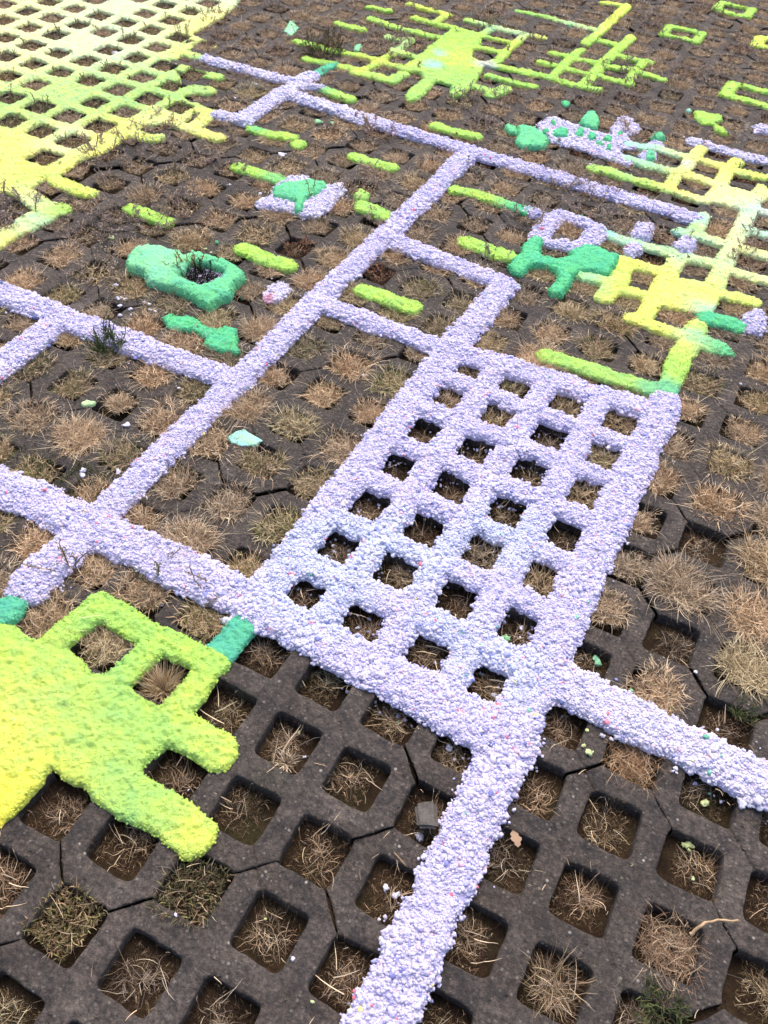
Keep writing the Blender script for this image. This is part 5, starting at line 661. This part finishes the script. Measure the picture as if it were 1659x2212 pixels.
# ------------------------------------------------------------------ single plants and small finds
def plant(name, label, x, y, parts, cat='weed'):
    v, f, c = join(parts); o = link(name, mesh_from(name, v, [f], M_PLANT, smooth=False, color=c), None, (x, y, 0)); tag(o, label, cat); return o
def W(n): return np.array(SPOTS[n])/1000
g = np.random.default_rng(3)
x, y = W('greenweed'); plant('green_weed', 'upright fresh green weed growing at the left lavender line', x, y, [sprigs(g, 26, .028, .06, .10, [(.10, .13, .05)], [(.10, .14, .05), (.14, .18, .07), (.07, .10, .04)], .18), blades(g, 160, .028, .04, .08, .05, .7, .0018, .0032, [((.10, .15, .05), 3), ((.16, .2, .08), 2)], .6, 1, -.01)])
x, y = W('darkbush'); plant('dark_bush', 'dark green spiky bush right of the mint diamond at the top', x, y, [sprigs(g, 45, .07, .06, .13, [(.05, .045, .025), BRN], [(.05, .06, .025), (.08, .085, .035), (.12, .09, .05)], .5), blades(g, 260, .06, .04, .10, .1, 1.1, .0014, .0026, [((.05, .06, .025), 3), ((.10, .08, .05), 2)], .8, .6, -.01)])
x, y = W('ringweed'); plant('dark_weed', 'blackish weed in the hollow of the green ring', x, y, [sprigs(g, 34, .03, .03, .07, [(.02, .018, .012)], [(.018, .018, .010), (.03, .03, .016), (.03, .022, .012)], .6), blades(g, 260, .032, .012, .045, .2, 1.3, .0014, .0026, [((.02, .02, .012), 3), ((.035, .03, .02), 1)], 1.2, 2, .008)])
x, y = W('ringstem'); plant('dry_stem', 'brown dried flower stems leaning over the green ring', x, y, [sprigs(g, 9, .014, .06, .10, [BRN, (.3, .2, .12)], [(.34, .17, .07), (.30, .22, .13)], .35)])
for nm, lb in (('moss1', 'dark green matted weed beside the lavender line at the left junction'), ('moss2', 'dark green weed in the hole left of the left junction'), ('moss3', 'small moss green weed at the right edge by the big straw mat'), ('moss4', 'flat green moss at the bottom right of the pavers'), ('moss5', 'dark green weed under the junction of the left horizontal line')):
    x, y = W(nm); s = {'moss1': 1.25, 'moss2': 1.0, 'moss3': .5, 'moss4': .8, 'moss5': .7}[nm]
    plant('moss_weed', lb, x, y, [blades(g, int(420*s), .045*s, .012, .032, .2, 1.4, .0014, .0026, [((.055, .075, .028), 3), ((.09, .11, .04), 2), (DK, 1.5), ((.14, .15, .06), 1)], 1.5, 2, -.006 if nm != 'moss4' else .003)])
for nm, lb in (('sprig1', 'thin green sprig leaning on the lavender line end at lower left'), ('sprig2', 'small dry sprig at the lavender line above the lime blob'), ('sprig3', 'tall thin dry grass stem crossing the lavender line by the teal stub'), ('sprig4', 'thin upright weed before the white net upper right part'),
               ('sprig5', 'tall thin brown stem on the bare pavers left of the cross'), ('sprig6', 'thin dried stem standing on the mint green layer')):
    x, y = W(nm); plant('weed_sprig', lb, x, y, [sprigs(g, {'sprig5': 2, 'sprig6': 2, 'sprig3': 3}.get(nm, 5), .012, .06, .11, [(.16, .14, .09), BRN], [(.12, .14, .08), (.2, .2, .13)] if nm in ('sprig1', 'sprig2') else [(.25, .19, .13), BRN], .25)], 'sprig')
x, y = W('goldtuft'); plant('grass_tuft', 'golden bristly grass tuft in the second hole of the lime blob frame', x, y, [blades(g, 420, .016, .045, .075, .05, 1.0, .0008, .0013, [((.62, .42, .20), 3), (PALE, 2), (TAN, 2)], .5, .35, -.015, 5, False)], 'grass tuft')
x, y = W('paletuft'); plant('grass_tuft', 'pale straw rosette with long stalks right of the lime blob arm', x, y, [blades(g, 110, .008, .02, .038, .3, 1.3, .0012, .0020, [((.72, .53, .34), 3), (PALE, 2)], .4, .3, -.014, 4, False), blades(g, 7, .02, .05, .07, 1.1, 1.5, .0016, .0024, [((.72, .55, .36), 1)], .3, 2, -.002)], 'grass tuft')
x, y = W('brushtuft'); plant('grass_tuft', 'radiating dry grass fan in the bottom hole right of the main diagonal', x, y, [blades(g, 170, .03, .03, .06, .7, 1.45, .0008, .0012, [(TAN, 2), (BRN, 3), (OLV, 1)], 1.2, .9, -.018, 5, False)], 'grass tuft')
x, y = W('rootmat'); plant('root_mat', 'reddish tangled root mat filling the bottom right hole', x, y, [blades(g, 520, .038, .03, .06, .8, 1.5, .0007, .0012, [((.42, .25, .15), 3), (TAN, 2), (BRN, 1)], 2.4, 3, -.012, 6)], 'root mat')
x, y = W('redmat'); plant('root_mat', 'rusty tangled grass under the right lavender arm', x, y, [blades(g, 420, .036, .03, .06, .8, 1.5, .0008, .0012, [((.40, .24, .13), 3), (TAN, 2), (BRN, 1)], 2.2, 3, -.014, 6)], 'root mat')
# twig above the root mat
def tube(pts, rads, n=8):
    pts = np.array(pts); V = []; F = []
    for k, q in enumerate(pts):
        t = pts[min(k+1, len(pts)-1)]-pts[max(k-1, 0)]; t /= np.linalg.norm(t); s = np.cross(t, (0, 0, 1)); s /= np.linalg.norm(s); u = np.cross(s, t)
        for a in range(n): V.append(q+(s*math.cos(a*6.2832/n)+u*math.sin(a*6.2832/n))*rads[k])
    for k in range(len(pts)-1):
        for a in range(n): F.append([k*n+a, k*n+(a+1) % n, (k+1)*n+(a+1) % n, (k+1)*n+a])
    F.append([0, 3, 5, 7]); return np.array(V), np.array(F)
tw = [W('twig%d' % k) for k in range(4)]
tp = []
for k in range(3):
    for t in np.linspace(0, 1, 5)[:4]: q = tw[k]*(1-t)+tw[k+1]*t; tp.append((q[0]+.001*math.sin(9*t+k), q[1]+.0012*math.cos(7*t+2*k), .004+.012*math.sin(min(1, (k+t)/3)*3.0)))
tp.append((tw[3][0], tw[3][1], .004)); v, f = tube(tp, [.0035, .003]+[.0026-.0001*k for k in range(10)]+[.0022]); c = np.tile(np.array([.42, .29, .17]), (len(v), 1))*(1+.25*np.sin(v[:, :1]*400))
ctr = np.array([tw[1][0], tw[1][1], 0]); o = link('twig', mesh_from('twig', v-ctr, [f], M_PLANT, color=c), None, ctr); tag(o, 'short bent tan twig lying over the bottom right root mat', 'twig')
# broken stone
def rock(sx, sy, sz, seed, col):
    bm = bmesh.new(); bmesh.ops.create_cube(bm, size=1.0); r = random.Random(seed)
    for q in bm.verts: q.co = (q.co.x*sx*r.uniform(.75, 1.1), q.co.y*sy*r.uniform(.75, 1.1), (q.co.z+.5)*sz*r.uniform(.75, 1.1))
    bmesh.ops.bevel(bm, geom=bm.edges[:]+bm.verts[:], offset=min(sx, sz)*.14, segments=2, affect='EDGES'); bmesh.ops.triangulate(bm, faces=bm.faces[:]); bmesh.ops.subdivide_edges(bm, edges=bm.edges[:], cuts=2)
    for q in bm.verts: q.co += Vector((math.sin(q.co.y*210+q.co.z*90), math.sin(q.co.x*190+1), math.sin(q.co.x*160+q.co.y*140)))*sx*.012
    me = bpy.data.meshes.new('stone'); bm.to_mesh(me); bm.free(); me.materials.append(col); return me
def stone_mat():
    m, nt, b = nmat('grey_stone'); gp = nt.nodes.new('ShaderNodeNewGeometry').outputs['Position']
    c = ramp(nt, noise(nt, gp, 60, 5, .6), [(.35, (.085, .075, .065)), (.65, (.16, .14, .12))]); nt.links.new(c, b.inputs['Base Color']); bump(nt, b, noise(nt, gp, 300, 4, .6), .002); b.inputs['Roughness'].default_value = .9; return m
x, y = W('stone'); o = link('stone', rock(.040, .046, .036, 4, stone_mat()), None, (x, y, -.012)); o.rotation_euler = (.25, -.2, .5); tag(o, 'angular grey broken stone beside the lavender diagonal near the bottom', 'stone')
x, y = W('leaf'); v = []; f = []
for a in range(9):
    for b_ in range(5):
        t = a/8; wd = .009*math.sin(math.pi*min(1, t*1.02))**.7*(1+.25*math.sin(a*2.2)); v.append(((t-.5)*.032, (b_/4-.5)*2*wd, .004+.003*abs(b_/4-.5)+.002*math.sin(t*5)))
for a in range(8):
    for b_ in range(4): k = a*5+b_; f.append([k, k+5, k+6, k+1])
v = np.array(v); o = link('dead_leaf', mesh_from('dead_leaf', v, [np.array(f)], M_PLANT, color=np.tile(np.array([.24, .17, .12]), (len(v), 1))), None, (x, y, .0)); o.rotation_euler = (.15, .1, 2.2); tag(o, 'small tan dead leaf beside the lavender line at the bottom', 'leaf')
